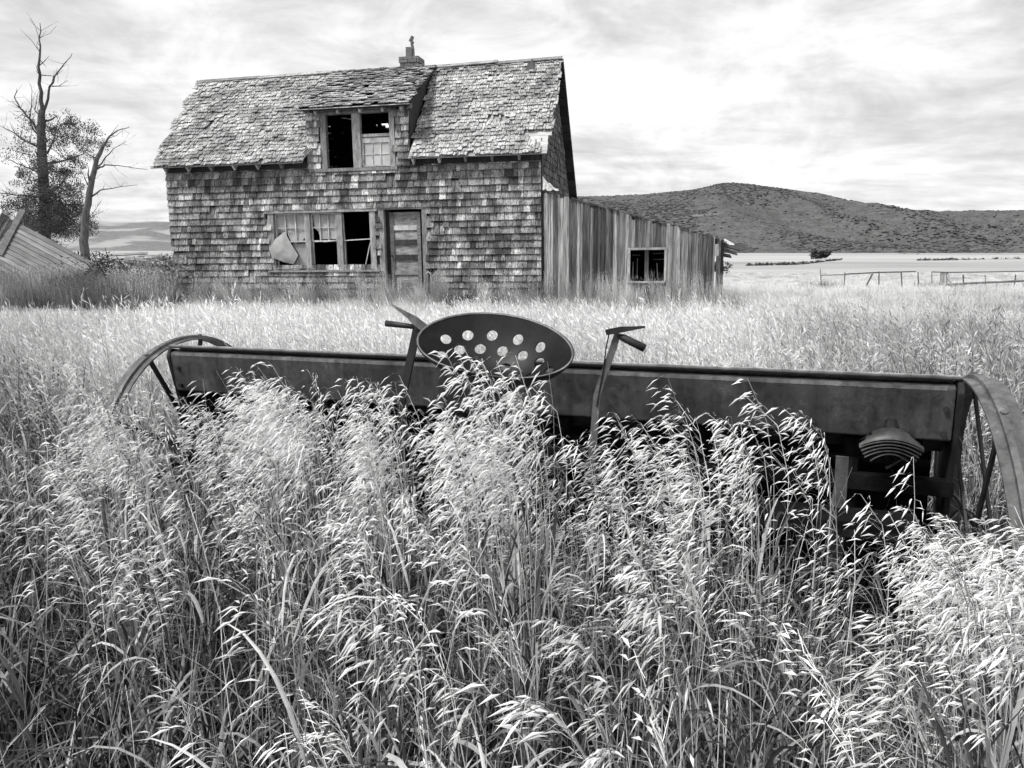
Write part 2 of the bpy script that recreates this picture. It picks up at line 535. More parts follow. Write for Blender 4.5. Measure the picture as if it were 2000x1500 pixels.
sp, sr, ss, si, st = [], [], [], [], []
rws = np.array(RH)
while len(sp) < 24000:
    j = random.random() * 34; i = random.random() * 108
    a, b = int(j), int(i)
    p = rws[a, b] * (1 - (j - a)) * (1 - (i - b)) + rws[a + 1, b] * (j - a) * (1 - (i - b)) + rws[a, b + 1] * (1 - (j - a)) * (i - b) + rws[a + 1, b + 1] * (j - a) * (i - b)
    dn = mnoise.fractal((p[0] * 0.02, p[1] * 0.012, 1.0), 1.0, 2.0, 3)
    if dn < -0.12 and random.random() < 0.85: continue
    if j < 1.2 and random.random() < 0.6: continue
    sp.append(p); sr.append((0, 0, random.random() * 6.28))
    k = random.uniform(0.3, 0.8) * (1.25 if dn > 0.15 else 0.9)
    ss.append((k * random.uniform(0.9, 2.0), k, k * random.uniform(0.6, 1.0))); si.append(random.randrange(4)); st.append(random.uniform(0.6, 1.3))
scatter('hillside_scrub', sp, sr, ss, si, st, [scrub_mesh(k) for k in range(4)], 'dark low scrub covering the rounded hill')


# ------------------------------------------------------------------ the shingled house (local frame: x right along the front wall, y away, z up)
HM = frame((0.687, 18.0, 0.385), R(-11.5), R(0.7))
house = empty('shingled_house', HM)
tag(house, 'derelict grey shingled house with a roof dormer, broken windows and a narrow door', 'house')
HW = 9.44
EAVE = (-0.295, 3.20); RIDGE = (2.055, 5.67)
SLOPE = (RIDGE[1] - EAVE[1]) / (RIDGE[0] - EAVE[0])
SLEN = math.hypot(RIDGE[0] - EAVE[0], RIDGE[1] - EAVE[1])


def plane_frame(o, xd, zd):
    """columns: x along, y inwards, z up the surface"""
    xd = Vector(xd).normalized(); zd = Vector(zd).normalized(); yd = zd.cross(xd).normalized()
    M = Matrix.Identity(4)
    for r in range(3):
        M[r][0] = xd[r]; M[r][1] = yd[r]; M[r][2] = zd[r]; M[r][3] = o[r]
    return M


ROOFM = plane_frame((0, EAVE[0], EAVE[1]), (1, 0, 0), (0, RIDGE[0] - EAVE[0], RIDGE[1] - EAVE[1]))
REARM = plane_frame((0, RIDGE[0], RIDGE[1]), (1, 0, 0), (0, 1, -1.076))
DEAVE = (-0.28, 4.37); DTOP = (2.03, 5.69)
DORM = plane_frame((0, DEAVE[0], DEAVE[1]), (1, 0, 0), (0, DTOP[0] - DEAVE[0], DTOP[1] - DEAVE[1]))
DLEN = math.hypot(DTOP[0] - DEAVE[0], DTOP[1] - DEAVE[1])

WIN = (-6.66, -4.06, 0.68, 2.06)
DOOR = (-3.78, -2.82, -0.05, 2.05)
DWIN = (-5.18, -3.5, 3.06, 4.30)
DX0, DX1 = -5.62, -3.08

# wall cores
m_ = MB()
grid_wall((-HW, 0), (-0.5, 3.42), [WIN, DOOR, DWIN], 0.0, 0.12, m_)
m_.build('front_wall', DARKW_SHADE, house)
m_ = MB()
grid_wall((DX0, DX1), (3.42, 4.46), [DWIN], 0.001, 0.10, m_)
m_.build('dormer_wall', DARKW_SHADE, house)


def gable(x0, x1):
    prof = [(0.121, -0.5), (4.9, -0.5), (4.9, 2.56), (RIDGE[0], RIDGE[1] - 0.07), (0.121, 3.2 + SLOPE * (0.121 - EAVE[0]) - 0.07)]
    n = len(prof)
    vs = [(x0, y, z) for y, z in prof] + [(x1, y, z) for y, z in prof]
    return MB().add(vs, [tuple(range(n)), tuple(reversed(range(n, 2 * n)))] + [(i, i + n, (i + 1) % n + n, (i + 1) % n) for i in range(n)])


gable(-0.12, -0.002).build('gable_wall', DARKW_SHADE, house)
gable(-HW + 0.002, -HW + 0.12).build('gable_wall', DARKW_SHADE, house)
MB().box(-HW + 0.12, -0.12, 4.78, 4.9, -0.5, 2.55).build('rear_wall', DARKW_SHADE, house)
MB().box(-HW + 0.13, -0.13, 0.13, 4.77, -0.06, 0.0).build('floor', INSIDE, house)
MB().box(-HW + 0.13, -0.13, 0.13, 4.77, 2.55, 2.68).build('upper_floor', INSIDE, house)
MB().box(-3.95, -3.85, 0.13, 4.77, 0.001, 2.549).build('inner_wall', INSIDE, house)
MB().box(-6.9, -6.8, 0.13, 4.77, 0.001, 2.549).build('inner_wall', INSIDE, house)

# roof boards (front slope), one part for each board; left out where the dormer stands
nb = 17
for k in range(nb):
    t0, t1 = SLEN * k / nb, SLEN * (k + 1) / nb - 0.006
    jl, jr = random.uniform(-0.05, 0.05), random.uniform(-0.05, 0.03)
    spans = [(-HW - 0.2 + jl, DX0 - 0.04), (DX1 + 0.04, 0.2 + jr)] if t0 < 2.75 else [(-HW - 0.2 + jl, 0.2 + jr)]
    for a, b in spans: MB().box(a, b, 0.022, 0.05, t0, t1).build('roof_board', DECK, house).matrix_basis = ROOFM
# rear slope with the gaps that let light into the attic
rl = math.hypot(1, 1.076)
holes = []
for hx, hy in [(-6.53, 3.12), (-6.44, 3.12), (-6.6, 3.26), (-6.50, 3.26), (-6.51, 3.37), (-6.67, 3.38), (-6.67, 3.52), (-6.13, 3.26), (-6.73, 3.65), (-6.62, 3.66), (-6.81, 3.78), (-6.6, 3.78), (-6.82, 3.89), (-6.64, 3.89), (-6.83, 4.02), (-6.68, 4.01)]:
    t_ = (hy - RIDGE[0]) * rl
    wx = random.uniform(0.02, 0.06)
    holes.append((hx - wx, hx + wx, t_ - random.uniform(0.012, 0.03), t_ + random.uniform(0.015, 0.035)))
for hx, hy, wx, wt_ in [(-4.82, 3.13, 0.11, 0.05), (-5.06, 3.14, 0.02, 0.05), (-4.78, 3.19, 0.06, 0.04)]:
    t_ = (hy - RIDGE[0]) * rl
    holes.append((hx - wx, hx + wx, t_ - wt_, t_ + wt_))
RLEN = (5.05 - RIDGE[0]) * rl
grid_wall((-HW - 0.18, -0.0), (0.0, RLEN), holes, -0.03, 0.04).build('rear_roof', DARKW_SHADE, house).matrix_basis = REARM
for k in range(17):
    t0, t1 = RLEN * k / 17 + 0.01, RLEN * (k + 1) / 17 - 0.012
    MB().box(0.002, 0.22 + random.uniform(-0.02, 0.012), random.uniform(0.0, 0.01), 0.035, t0, t1).build('roof_board', DARKW_SHADE, house).matrix_basis = REARM
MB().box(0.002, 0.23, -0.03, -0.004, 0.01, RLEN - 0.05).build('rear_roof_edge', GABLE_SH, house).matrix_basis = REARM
# dormer roof and cheeks
grid_wall((DX0 - 0.1, DX1 + 0.1), (0, DLEN - 0.03), [], 0.022, 0.05).build('dormer_roof_deck', DARKW_SHADE, house).matrix_basis = DORM
for xa, xb in ((DX0, DX0 + 0.08), (DX1 - 0.08, DX1)):
    dsl = (DTOP[1] - DEAVE[1]) / (DTOP[0] - DEAVE[0])
    pf = [(0.101, 3.2 + SLOPE * (0.101 - EAVE[0]) - 0.05), (0.101, DEAVE[1] + dsl * (0.101 - DEAVE[0]) - 0.06), (1.93, DEAVE[1] + dsl * (1.93 - DEAVE[0]) - 0.06), (1.93, 3.2 + SLOPE * (1.93 - EAVE[0]) - 0.05)]
    vs = [(xa, y, z) for y, z in pf] + [(xb, y, z) for y, z in pf]
    MB().add(vs, [(0, 1, 2, 3), (7, 6, 5, 4)] + [(i, i + 4, (i + 1) % 4 + 4, (i + 1) % 4) for i in range(4)]).build('dormer_cheek', DARKW_SHADE, house)

# ---- shingles: every one its own piece; the 300 largest of a kind as parts, the rest joined
def shingle_mesh(name, mat, k):
    rg = random.Random(900 + k)
    jit = 0.012 if name.startswith('wall') else 0.05
    zb = [rg.uniform(-jit, jit) for _ in range(4)]
    xs = [-0.5, -0.5 + 0.33 + rg.uniform(-0.1, 0.1), 0.5 - 0.33 + rg.uniform(-0.1, 0.1), 0.5]
    vs = []
    for y, zo in ((-1, 0.0), (0, 0.02)):
        for i in range(4): vs.append((xs[i], y, zb[i] + zo))
        vs.append((-0.5 + rg.uniform(0, 0.03), -0.45 if y < 0 else 0, 1)); vs.append((0.5 - rg.uniform(0, 0.03), -0.45 if y < 0 else 0, 1))
    fs = [(0, 1, 2, 3, 5, 4), (6 + 4, 6 + 5, 6 + 3, 6 + 2, 6 + 1, 6)]
    for a, b in ((0, 1), (1, 2), (2, 3), (3, 5), (5, 4), (4, 0)): fs.append((b, a, a + 6, b + 6))
    me = bpy.data.meshes.new(name)
    me.from_pydata(vs, [], fs)
    me.materials.append(mat)
    me.update()
    return me


def place_shingles(name, lst, mats_, parent, keep=300):
    """lst of (matrix, area)"""
    prot = [shingle_mesh(name, mats_, k) for k in range(8)]
    order = sorted(range(len(lst)), key=lambda i: -lst[i][1])
    for i in order[:keep]:
        obj(name, prot[random.randrange(8)], parent, lst[i][0])
    rest = order[keep:]
    if rest:
        mb = MB()
        data = [([tuple(v_.co) for v_ in p.vertices], [tuple(f.vertices) for f in p.polygons]) for p in prot]
        for i in rest:
            vs, fs = data[random.randrange(8)]
            M = lst[i][0]
            mb.add([M @ Vector(p) for p in vs], fs)
        tag(mb.build(name + '_field', mats_, parent), kind='stuff')


def shingle_rows(F, x0f, x1f, z0, z1, expo, wlo, whi, lenf, thick, skip=None, curl=0.0, wob=0.004, slip=0.008, tilt=0.014, edge=0.0, sag=None):
    res = []
    n = int(math.ceil((z1 - z0) / expo))
    for r in range(n):
        zr = z0 + r * expo + random.uniform(-wob, wob)
        x = x0f(zr) + random.uniform(-edge, edge) - random.uniform(0, 0.0)
        xe = x1f(zr) + random.uniform(-edge, edge)
        rowdrift = random.uniform(-0.004, 0.004)
        while x < xe - 0.03:
            w = random.uniform(wlo, whi)
            if random.random() < 0.12: w *= 0.55
            w = min(w, xe - x)
            cx = x + w / 2
            x += w
            h = expo * lenf
            if zr + h > z1 + 0.02: h = max(0.03, z1 - zr)
            zz = zr + random.uniform(-slip, slip) + rowdrift * (cx - x0f(zr)) * 0.3
            if sag: zz += sag(cx, zr)
            if skip and skip(cx, zr): continue
            gap = random.uniform(0.005, 0.014)
            c = random.random() ** 2 * curl
            th = thick * random.uniform(0.75, 1.3)
            ang = math.atan2(tilt + c, max(h, 0.05))
            M = F @ Matrix.Translation((cx, -0.003, zz)) @ Matrix.Translation((0, -(tilt + c), 0)) @ Matrix.Rotation(-ang, 4, 'X') @ Matrix.Rotation(R(random.gauss(0, 0.25 + curl * 22)), 4, 'Y') @ Matrix.Diagonal((max(w - gap, 0.02), th, h, 1))
            res.append((M, w * min(h, expo) * random.uniform(0.85, 1.15)))
    return res


def inrect(x, z, r, m=0.0): return r[0] - m < x < r[1] + m and r[2] - m < z < r[3] + m


EX = 0.157
I4 = Matrix.Identity(4)


def wall_skip(x, z):
    zc = z + EX * 0.5
    if inrect(x, zc, (-6.74, -3.98, 0.66, 2.10)): return True
    if inrect(x, zc, (-3.90, -2.72, -0.3, 2.14)): return True
    if inrect(x, zc, (-5.26, -3.42, 2.98, 4.5)): return True
    if inrect(x, zc, (-2.72, -2.45, 0.1, 0.62)) and random.random() < 0.25: return True
    return random.random() < 0.006


wl = shingle_rows(I4, lambda z: -HW - 0.012, lambda z: 0.012, -0.42, 3.04, EX, 0.085, 0.24, 1.75, 0.032, wall_skip, wob=0.003, slip=0.004, curl=0.010, tilt=0.046)
wl += shingle_rows(I4, lambda z: DX0 - 0.005, lambda z: DX1 + 0.012, 3.04, 4.38, EX, 0.08, 0.22, 1.75, 0.030, wall_skip, wob=0.004, slip=0.006, curl=0.010, tilt=0.042)
place_shingles('wall_shingle', wl, WALL_SH, house)

RX0, RX1 = -HW - 0.23, 0.22


def roof_skip(x, t):
    if DX0 - 0.02 < x < DX1 + 0.06 and t < 2.9: return True
    if x > -0.28 + 0.18 * math.sin(t * 9) and 0.12 < t < 0.62: return True          # bare boards by the verge
    for cx, ct, rx, rt, p in ((-1.15, 1.16, 0.20, 0.13, 0.85), (-0.92, 1.02, 0.16, 0.12, 0.7), (-1.42, 0.98, 0.10, 0.10, 0.7), (-2.74, 0.86, 0.12, 0.12, 0.6), (-8.6, 1.3, 0.12, 0.2, 0.5)):
        if ((x - cx) / rx) ** 2 + ((t - ct) / rt) ** 2 < 1 and random.random() < p: return True
    return random.random() < 0.02


def sag_(x, t): return 0.018 * mnoise.noise((x * 0.9, t * 1.3, 0))


rf_ = shingle_rows(ROOFM, lambda t: RX0 + 0.05 * math.sin(t * 7), lambda t: RX1 - (0.20 if t < 0.1 else 0.0), -0.03, SLEN - 0.02, 0.126, 0.05, 0.15, 2.1, 0.016, roof_skip, curl=0.036, wob=0.008, slip=0.012, tilt=0.021, edge=0.05, sag=sag_)
rf_ += shingle_rows(DORM, lambda t: DX0 - 0.12, lambda t: DX1 + 0.12, -0.03, DLEN - 0.02, 0.142, 0.08, 0.22, 2.1, 0.019, lambda x, t: random.random() < 0.02, curl=0.050, wob=0.014, slip=0.020, tilt=0.032, edge=0.015, sag=sag_)
place_shingles('roof_shingle', rf_, ROOF_SH, house)

GF = plane_frame((0, 0, 0), (0, 1, 0), (0, 0, 1))
def gtop(y): return min(3.2 + SLOPE * (y - EAVE[0]), RIDGE[1] - 1.076 * (y - RIDGE[0])) - 0.12
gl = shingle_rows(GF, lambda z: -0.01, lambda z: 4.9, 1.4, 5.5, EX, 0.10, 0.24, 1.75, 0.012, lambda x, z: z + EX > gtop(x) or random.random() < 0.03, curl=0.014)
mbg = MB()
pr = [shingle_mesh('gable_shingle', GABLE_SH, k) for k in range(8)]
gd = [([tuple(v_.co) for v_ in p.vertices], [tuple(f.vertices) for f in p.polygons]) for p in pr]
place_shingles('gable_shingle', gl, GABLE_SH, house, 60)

# ridge boards, fascia, rafter tails
for a, b, dz in ((-HW - 0.2, -7.9, 0.0), (-7.95, -5.2, 0.03), (-3.0, -1.4, 0.03), (-1.45, 0.21, 0.02)):
    MB().bar((a, RIDGE[0] - 0.06, RIDGE[1] - 0.02 + dz * 0.4), (b, RIDGE[0] - 0.06, RIDGE[1] + dz), 0.15, 0.022, up=Vector((0, -0.55, 0.8))).build('ridge_board', TRIM, house)
MB().box(-HW, DX0, -0.03, -0.002, 3.055, 3.2).build('frieze_board', DARKW_SHADE, house)  # both eave friezes: shade below the eaves put into a near-black colour
MB().box(DX1, 0.0, -0.03, -0.002, 3.055, 3.2).build('frieze_board', DARKW_SHADE, house)
for x in list(np.arange(-9.35, -5.75, 0.62)) + list(np.arange(-2.95, 0.0, 0.62)):
    M = ROOFM @ Matrix.Translation((x, 0.052, 0.02))
    rt_ = MB().box(-0.025, 0.025, 0, 0.15, -0.01, 0.5, M=M)
    rt_.build('rafter_tail', SASH if random.random() < 0.65 else TRIM, house)
for x in (-5.3, -4.75, -4.2, -3.65, -3.2):
    M = DORM @ Matrix.Translation((x, 0.052, 0.03))
    MB().box(-0.025, 0.025, 0, 0.10, 0.0, 0.4, M=M).build('rafter_tail', SASH, house)
MB().box(DX0 - 0.09, DX1 + 0.09, -0.018, -0.002, 4.33, 4.43).build('frieze_board', TRIM, house)
MB().bar((DX0 - 0.12, -0.285, 4.362), (DX1 + 0.12, -0.285, 4.375), 0.03, 0.02).build('dormer_eave_strip', DECK, house)
# lifted eave corner left of the dormer: splayed boards
for k in range(3):
    MB().bar((-5.86 + 0.06 * k, -0.33, 3.16 + 0.012 * k), (-5.52 + 0.05 * k, 0.02, 3.62 - 0.03 * k), 0.05, 0.016, up=Vector((1, 0, 0))).build('splayed_board', TRIM, house)
# corner boards
MB().box(0.0125, 0.034, -0.034, 0.09, -0.4, 3.2).build('corner_board', DARKW_SHADE, house)

# ---- windows
def window_unit(px0, px1, z0, z1, kind, parent):
    """one sash unit between x px0..px1"""
    f_ = parent
    zm = (z0 + z1) / 2 + 0.02
    if kind in ('film', 'upper'):
        grid_wall((px0, px1), (zm - 0.03, z1), [(px0 + 0.035, px1 - 0.035, zm + 0.01, z1 - 0.04)], 0.03, 0.06).build('sash', SASH, f_)
        w = px1 - px0
        for k in (1, 2):
            MB().box(px0 + w * k / 3 - 0.011, px0 + w * k / 3 + 0.011, 0.032, 0.055, zm + 0.01, z1 - 0.04).build('muntin', SASH, f_)
        zh = (zm + z1) / 2 - 0.02
        MB().box(px0 + 0.035, px1 - 0.035, 0.0335, 0.0535, zh - 0.011, zh + 0.011).build('muntin', SASH, f_)
    if kind in ('film', 'upper', 'empty'):
        grid_wall((px0, px1), (z0, zm), [(px0 + 0.03, px1 - 0.03, z0 + 0.07, zm + 1)], 0.062, 0.09).build('sash', SASH if kind != 'empty' else TRIM, f_)


win = empty('window', I4); win.parent = house
for a, b, y in ((-6.76, -6.62, -0.045), (-4.13, -3.99, -0.045), (-5.80, -5.67, -0.035), (-4.99, -4.84, -0.035)):
    MB().box(a, b, y, 0.10, 0.66, 2.03).build('window_frame', TRIM, win)
MB().box(-6.84, -3.93, -0.07, 0.06, 2.031, 2.10).build('window_head', TRIM, win)
MB().box(-6.80, -3.90, -0.10, 0.12, 0.615, 0.659).build('window_sill', TRIM, win)
window_unit(-6.61, -5.81, 0.66, 2.03, 'film', win)
window_unit(-5.66, -5.0, 0.66, 2.03, 'upper', win)
window_unit(-4.83, -4.14, 0.66, 2.03, 'empty', win)
MB().bar((-4.83, 0.045, 1.36), (-4.14, 0.045, 1.39), 0.03, 0.025).build('muntin', SASH, win)
MB().bar((-4.16, 0.03, 1.30), (-4.32, 0.02, 0.69), 0.03, 0.02).build('broken_muntin', SASH, win)
MB().bar((-4.81, 0.05, 0.70), (-4.83, 0.05, 1.98), 0.03, 0.02).build('muntin', SASH, win)


def film(pts_, name='torn_film', bulge=0.0, n=7):
    """a thin crinkled sheet: polygon fan with small relief"""
    c = sum((Vector(p) for p in pts_), Vector()) / len(pts_)
    rows = []
    for k in range(n + 1):
        t = k / n
        ring = []
        for i, p in enumerate(pts_):
            for h in (0.0, 0.5):
                q = Vector(p).lerp(Vector(pts_[(i + 1) % len(pts_)]), h)
                w = c.lerp(q, max(t, 0.02))
                w.y += -bulge * (1 - t * t) + 0.02 * mnoise.noise(w * 6)
                ring.append(w)
        rows.append(ring)
    return MB().sheet(rows, close=True).build(name, PLASTIC, win, True)


zc = 0.075
film([(-6.60, zc, 2.0), (-5.83, zc, 2.0), (-5.83, zc, 1.48), (-5.95, zc, 1.36), (-6.12, zc, 1.30), (-6.26, zc, 1.40), (-6.33, zc, 1.58), (-6.60, zc, 1.48)])
film([(-6.58, -0.06, 1.42), (-6.34, -0.02, 1.60), (-6.20, 0.0, 1.30), (-6.02, -0.02, 1.02), (-6.16, -0.02, 0.80), (-6.40, -0.05, 0.86), (-6.68, -0.10, 0.98), (-6.74, -0.10, 1.18)], bulge=0.05)
film([(-6.22, 0.10, 1.30), (-5.83, 0.10, 1.30), (-5.83, 0.10, 0.74), (-6.25, 0.10, 0.72), (-6.05, 0.10, 1.02)])
film([(-5.62, zc, 2.0), (-5.04, zc, 2.0), (-5.04, zc, 1.40), (-5.45, zc, 1.40), (-5.50, zc, 1.58), (-5.60, zc, 1.66)])
MB().bar((-5.32, 0.0, 1.33), (-5.05, 0.0, 1.36), 0.045, 0.012).build('hanging_slat', SASH, win)
for k in range(7):
    a = Vector((random.uniform(-6.6, -5.9), random.uniform(-0.08, -0.02), 0.67 + random.random() * 0.03))
    MB().bar(a, a + Vector((random.uniform(0.2, 0.4), 0.0, random.uniform(-0.01, 0.05))), 0.03, 0.01).build('splinter', TRIM, win)

# dormer window pair
dw = empty('window', I4); dw.parent = house
for a, b in ((-5.27, -5.13), (-4.47, -4.27), (-3.55, -3.43)): MB().box(a, b, -0.04, 0.09, 3.04, 4.264).build('window_frame', TRIM, dw)
MB().box(-5.27, -3.43, -0.035, 0.08, 4.265, 4.33).build('window_head', TRIM, dw)
MB().box(-5.58, -3.38, -0.08, 0.10, 2.965, 3.039).build('window_sill', TRIM, dw)
grid_wall((-4.27, -3.55), (3.041, 3.72), [(-4.22, -3.60, 3.09, 3.60)], 0.02, 0.07).build('sash', SASH, dw)
MB().box(-4.27, -3.55, 0.0, 0.05, 3.735, 3.80).build('meeting_rail', TRIM, dw)
for k in (1, 2): MB().box(-4.22 + 0.62 * k / 3 - 0.013, -4.22 + 0.62 * k / 3 + 0.013, 0.025, 0.06, 3.09, 3.60).build('muntin', SASH, dw)
MB().box(-4.22, -3.60, 0.028, 0.058, 3.333, 3.359).build('muntin', SASH, dw)
for k in range(3):
    for j in range(2):
        if (k, j) == (0, 9): continue
        MB().box(-4.215 + 0.6067 / 3 * k + 0.008, -4.215 + 0.6067 / 3 * (k + 1) + 0.0, 0.044, 0.048, 3.092 + 0.255 * j, 3.336 + 0.255 * j).build('pane', GLASS, dw)
MB().bar((-4.85, 0.3, 4.24), (-4.5, 0.25, 4.17), 0.03, 0.02).build('hanging_lath', TRIM, dw)

# ---- door
door = empty('door', I4); door.parent = house
MB().box(-3.66, -3.56, 0.05, 0.09, -0.2, 2.0).build('door_stile', DOORR, door)
MB().box(-2.99, -2.90, 0.05, 0.09, -0.2, 2.0).build('door_stile', DOORR, door)
zr_ = [(-0.2, 0.10), (0.53, 0.64), (0.88, 1.01), (1.23, 1.36), (1.58, 1.69), (1.93, 2.0)]
for k, (a, b) in enumerate(zr_): MB().box(-3.56, -2.99, 0.045, 0.088, a, b).build('door_rail', DARKW_SHADE if k in (2, 3) else (SASH if k == 4 else DOORR), door)
for (a0, a), (b, b0) in zip(zr_[:-1], zr_[1:]):
    if a < 0.2:
        grid_wall((-3.56, -2.99), (a, b), [(-3.26, -3.09, 0.13, 0.22)], 0.076, 0.086).build('door_panel', DOORW, door)
        for k in range(2): MB().bar((-3.5, 0.03, 0.36 - 0.1 * k), (-3.0, 0.03, 0.40 - 0.12 * k), 0.02, 0.035).build('batten', DOORR, door)
    else:
        MB().box(-3.56, -2.99, 0.076, 0.086, a, b).build('door_panel', DOORW, door)
MB().box(-3.90, -3.77, -0.05, 0.10, -0.2, 2.06).build('door_casing', TRIM, house)
MB().box(-2.83, -2.71, -0.05, 0.10, -0.2, 2.06).build('door_casing', TRIM, house)
MB().box(-3.95, -2.68, -0.06, 0.10, 2.061, 2.15).build('door_head', TRIM, house)
MB().box(-3.77, -3.66, 0.08, 0.11, -0.2, 2.06).build('door_jamb', DARKW_SHADE, house)
MB().tube([(-3.62, 0.04, 0.98), (-3.62, -0.01, 0.98)], 0.022, 8).build('door_knob', IRON, door)

# ---- chimney
chim = empty('chimney', I4); chim.parent = house
cx0, cx1, cy0, cy1 = -3.99, -3.50, 2.12, 2.60
bh = 0.067
mbk = MB().box(-0.5, 0.5, -0.5, 0.5, -0.5, 0.5).mesh('brick', BRICK)
MB().box(cx0 + 0.03, cx1 - 0.03, cy0 + 0.03, cy1 - 0.03, 5.2, 5.93).build('mortar_core', TILE, chim)
for c in range(9):
    z = 5.34 + c * (bh + 0.008)
    out_ = 0.02 if c >= 7 else 0.0
    sh = 0.0 if c % 2 else 0.12
    for y in (cy0 - out_, cy1 + out_):
        x = cx0 - out_ - sh
        while x < cx1 + out_:
            a, b = max(x, cx0 - out_), min(x + 0.235, cx1 + out_)
            if b - a > 0.04: obj('brick', mbk, chim, Matrix.Translation(((a + b) / 2, y + (0.05 if y < 2.3 else -0.05), z)) @ Matrix.Diagonal((b - a - 0.008, 0.1, bh, 1)))
            x += 0.243
    for x in (cx0 - out_ + 0.045, cx1 + out_ - 0.045):
        for k in range(2):
            yy = cy0 + 0.145 + k * 0.2
            obj('brick', mbk, chim, Matrix.Translation((x + random.uniform(-0.004, 0.004), yy, z)) @ Matrix.Diagonal((0.09, 0.19, bh, 1)))
MB().box(-3.87, -3.70, 2.27, 2.44, 5.93, 6.24).build('flue', TILE, chim)
MB().tube([(-3.66, 2.30, 5.93), (-3.67, 2.30, 6.18), (-3.705, 2.30, 6.30), (-3.69, 2.30, 6.37)], [0.022, 0.028, 0.04, 0.05], 7).tube([(-3.75, 2.31, 6.37), (-3.68, 2.31, 6.50)], [0.055, 0.045], 5).build('bent_pipe', TILE, chim)
# dark bent tin over a hole near the ridge, pale tin scrap at the shed junction
fl = MB().add([ROOFM @ Vector(p) for p in ((-0.66, -0.05, 2.98), (-0.44, -0.05, 2.98), (-0.46, -0.16, 3.16), (-0.50, -0.13, 3.30), (-0.62, -0.08, 3.18), (-0.60, -0.04, 2.99), (-0.46, -0.04, 2.99), (-0.50, -0.05, 3.28))], [(0, 1, 2, 3, 4), (5, 7, 6), (0, 4, 5), (1, 6, 2), (2, 6, 7, 3), (3, 7, 5, 4), (0, 5, 6, 1)])
fl.build('roof_flashing', DARKTIN, house)
sc_ = MB().sheet([[(0.05 + 0.36 * i / 6, -0.08 + 0.02 * math.sin(i * 2.1 + j), 2.40 + 0.30 * j / 4 * max(0.08, (1 - i / 5.2)) + 0.025 * math.sin(i * 1.9 + j * 2)) for j in range(5)] for i in range(7)])
sc_.build('tin_scrap', RAG, house)

# ------------------------------------------------------------------ board shed against the gable
shed = empty('board_shed', HM)
tag(shed, 'lean-to shed of weathered vertical boards with a small black window opening', 'shed')
SW = (2.02, 2.77, 0.36, 1.05)
def shed_top(x): return 2.41 - (2.41 - 1.33) * (x / 3.86) ** 0.97
x = 0.06
while x < 3.84:
    w = random.uniform(0.05, 0.115)
    x1 = min(x + w, 3.86)
    top = shed_top((x + x1) / 2) + random.uniform(-0.05, 0.025) - (random.uniform(0.03, 0.09) if random.random() < 0.22 else 0)
    y = random.uniform(-0.012, 0.008)
    zb = -0.4
    segs = [(zb, top)]
    cxm = (x + x1) / 2
    if SW[0] - 0.04 < cxm < SW[1] + 0.04: segs = [(zb, SW[2] - 0.03), (SW[3] + 0.06, top)]
    for a, b in segs:
        lean = random.uniform(-0.006, 0.006)
        jg = [random.uniform(-0.02, 0.02) for _ in range(3)]
        g_ = random.uniform(0.002, 0.007)
        vs = [(x, y, a), (x1 - g_, y, a), (x1 - g_ + lean, y, b + jg[0]), ((x + x1) / 2, y, b + jg[1]), (x + lean, y, b + jg[2])]
        vs += [(p[0], y + 0.022, p[2]) for p in vs]
        MB().add(vs, [(0, 1, 2, 3, 4), (9, 8, 7, 6, 5), (1, 0, 5, 6), (2, 1, 6, 7), (3, 2, 7, 8), (4, 3, 8, 9), (0, 4, 9, 5)]).build('wall_board', BOARD, shed)
    x = x1
sw = empty('window', I4); sw.parent = shed
for a, b in ((SW[0] - 0.05, SW[0]), (SW[1], SW[1] + 0.05)): MB().box(a, b, -0.03, 0.06, SW[2] - 0.001, SW[3] + 0.001).build('window_frame', TRIM, sw)
MB().box(SW[0] - 0.06, SW[1] + 0.06, -0.035, 0.06, SW[3] + 0.002, SW[3] + 0.055).build('window_head', TRIM, sw)
MB().box(SW[0] - 0.06, SW[1] + 0.03, -0.045, 0.06, SW[2] - 0.04, SW[2] - 0.002).build('window_sill', TRIM, sw)
MB().box(2.33, 2.42, 0.25, 0.33, -0.4, 1.05).build('inner_post', TRIM, shed)
for a, b in (((2.06, 0.5, 0.4), (2.06, 0.5, 0.78)), ((2.15, 0.6, 0.4), (2.155, 0.6, 0.86)), ((2.62, 0.6, 0.4), (2.60, 0.6, 0.75)), ((2.02, 1.0, 0.93), (2.2, 1.0, 0.93)), ((2.5, 1.0, 0.96), (2.76, 1.0, 0.97)), ((2.5, 1.2, 0.82), (2.8, 1.2, 0.83))):
    MB().bar(a, b, 0.018, 0.018, up=Vector((0, 1, 0))).build('lath', SASH, shed)
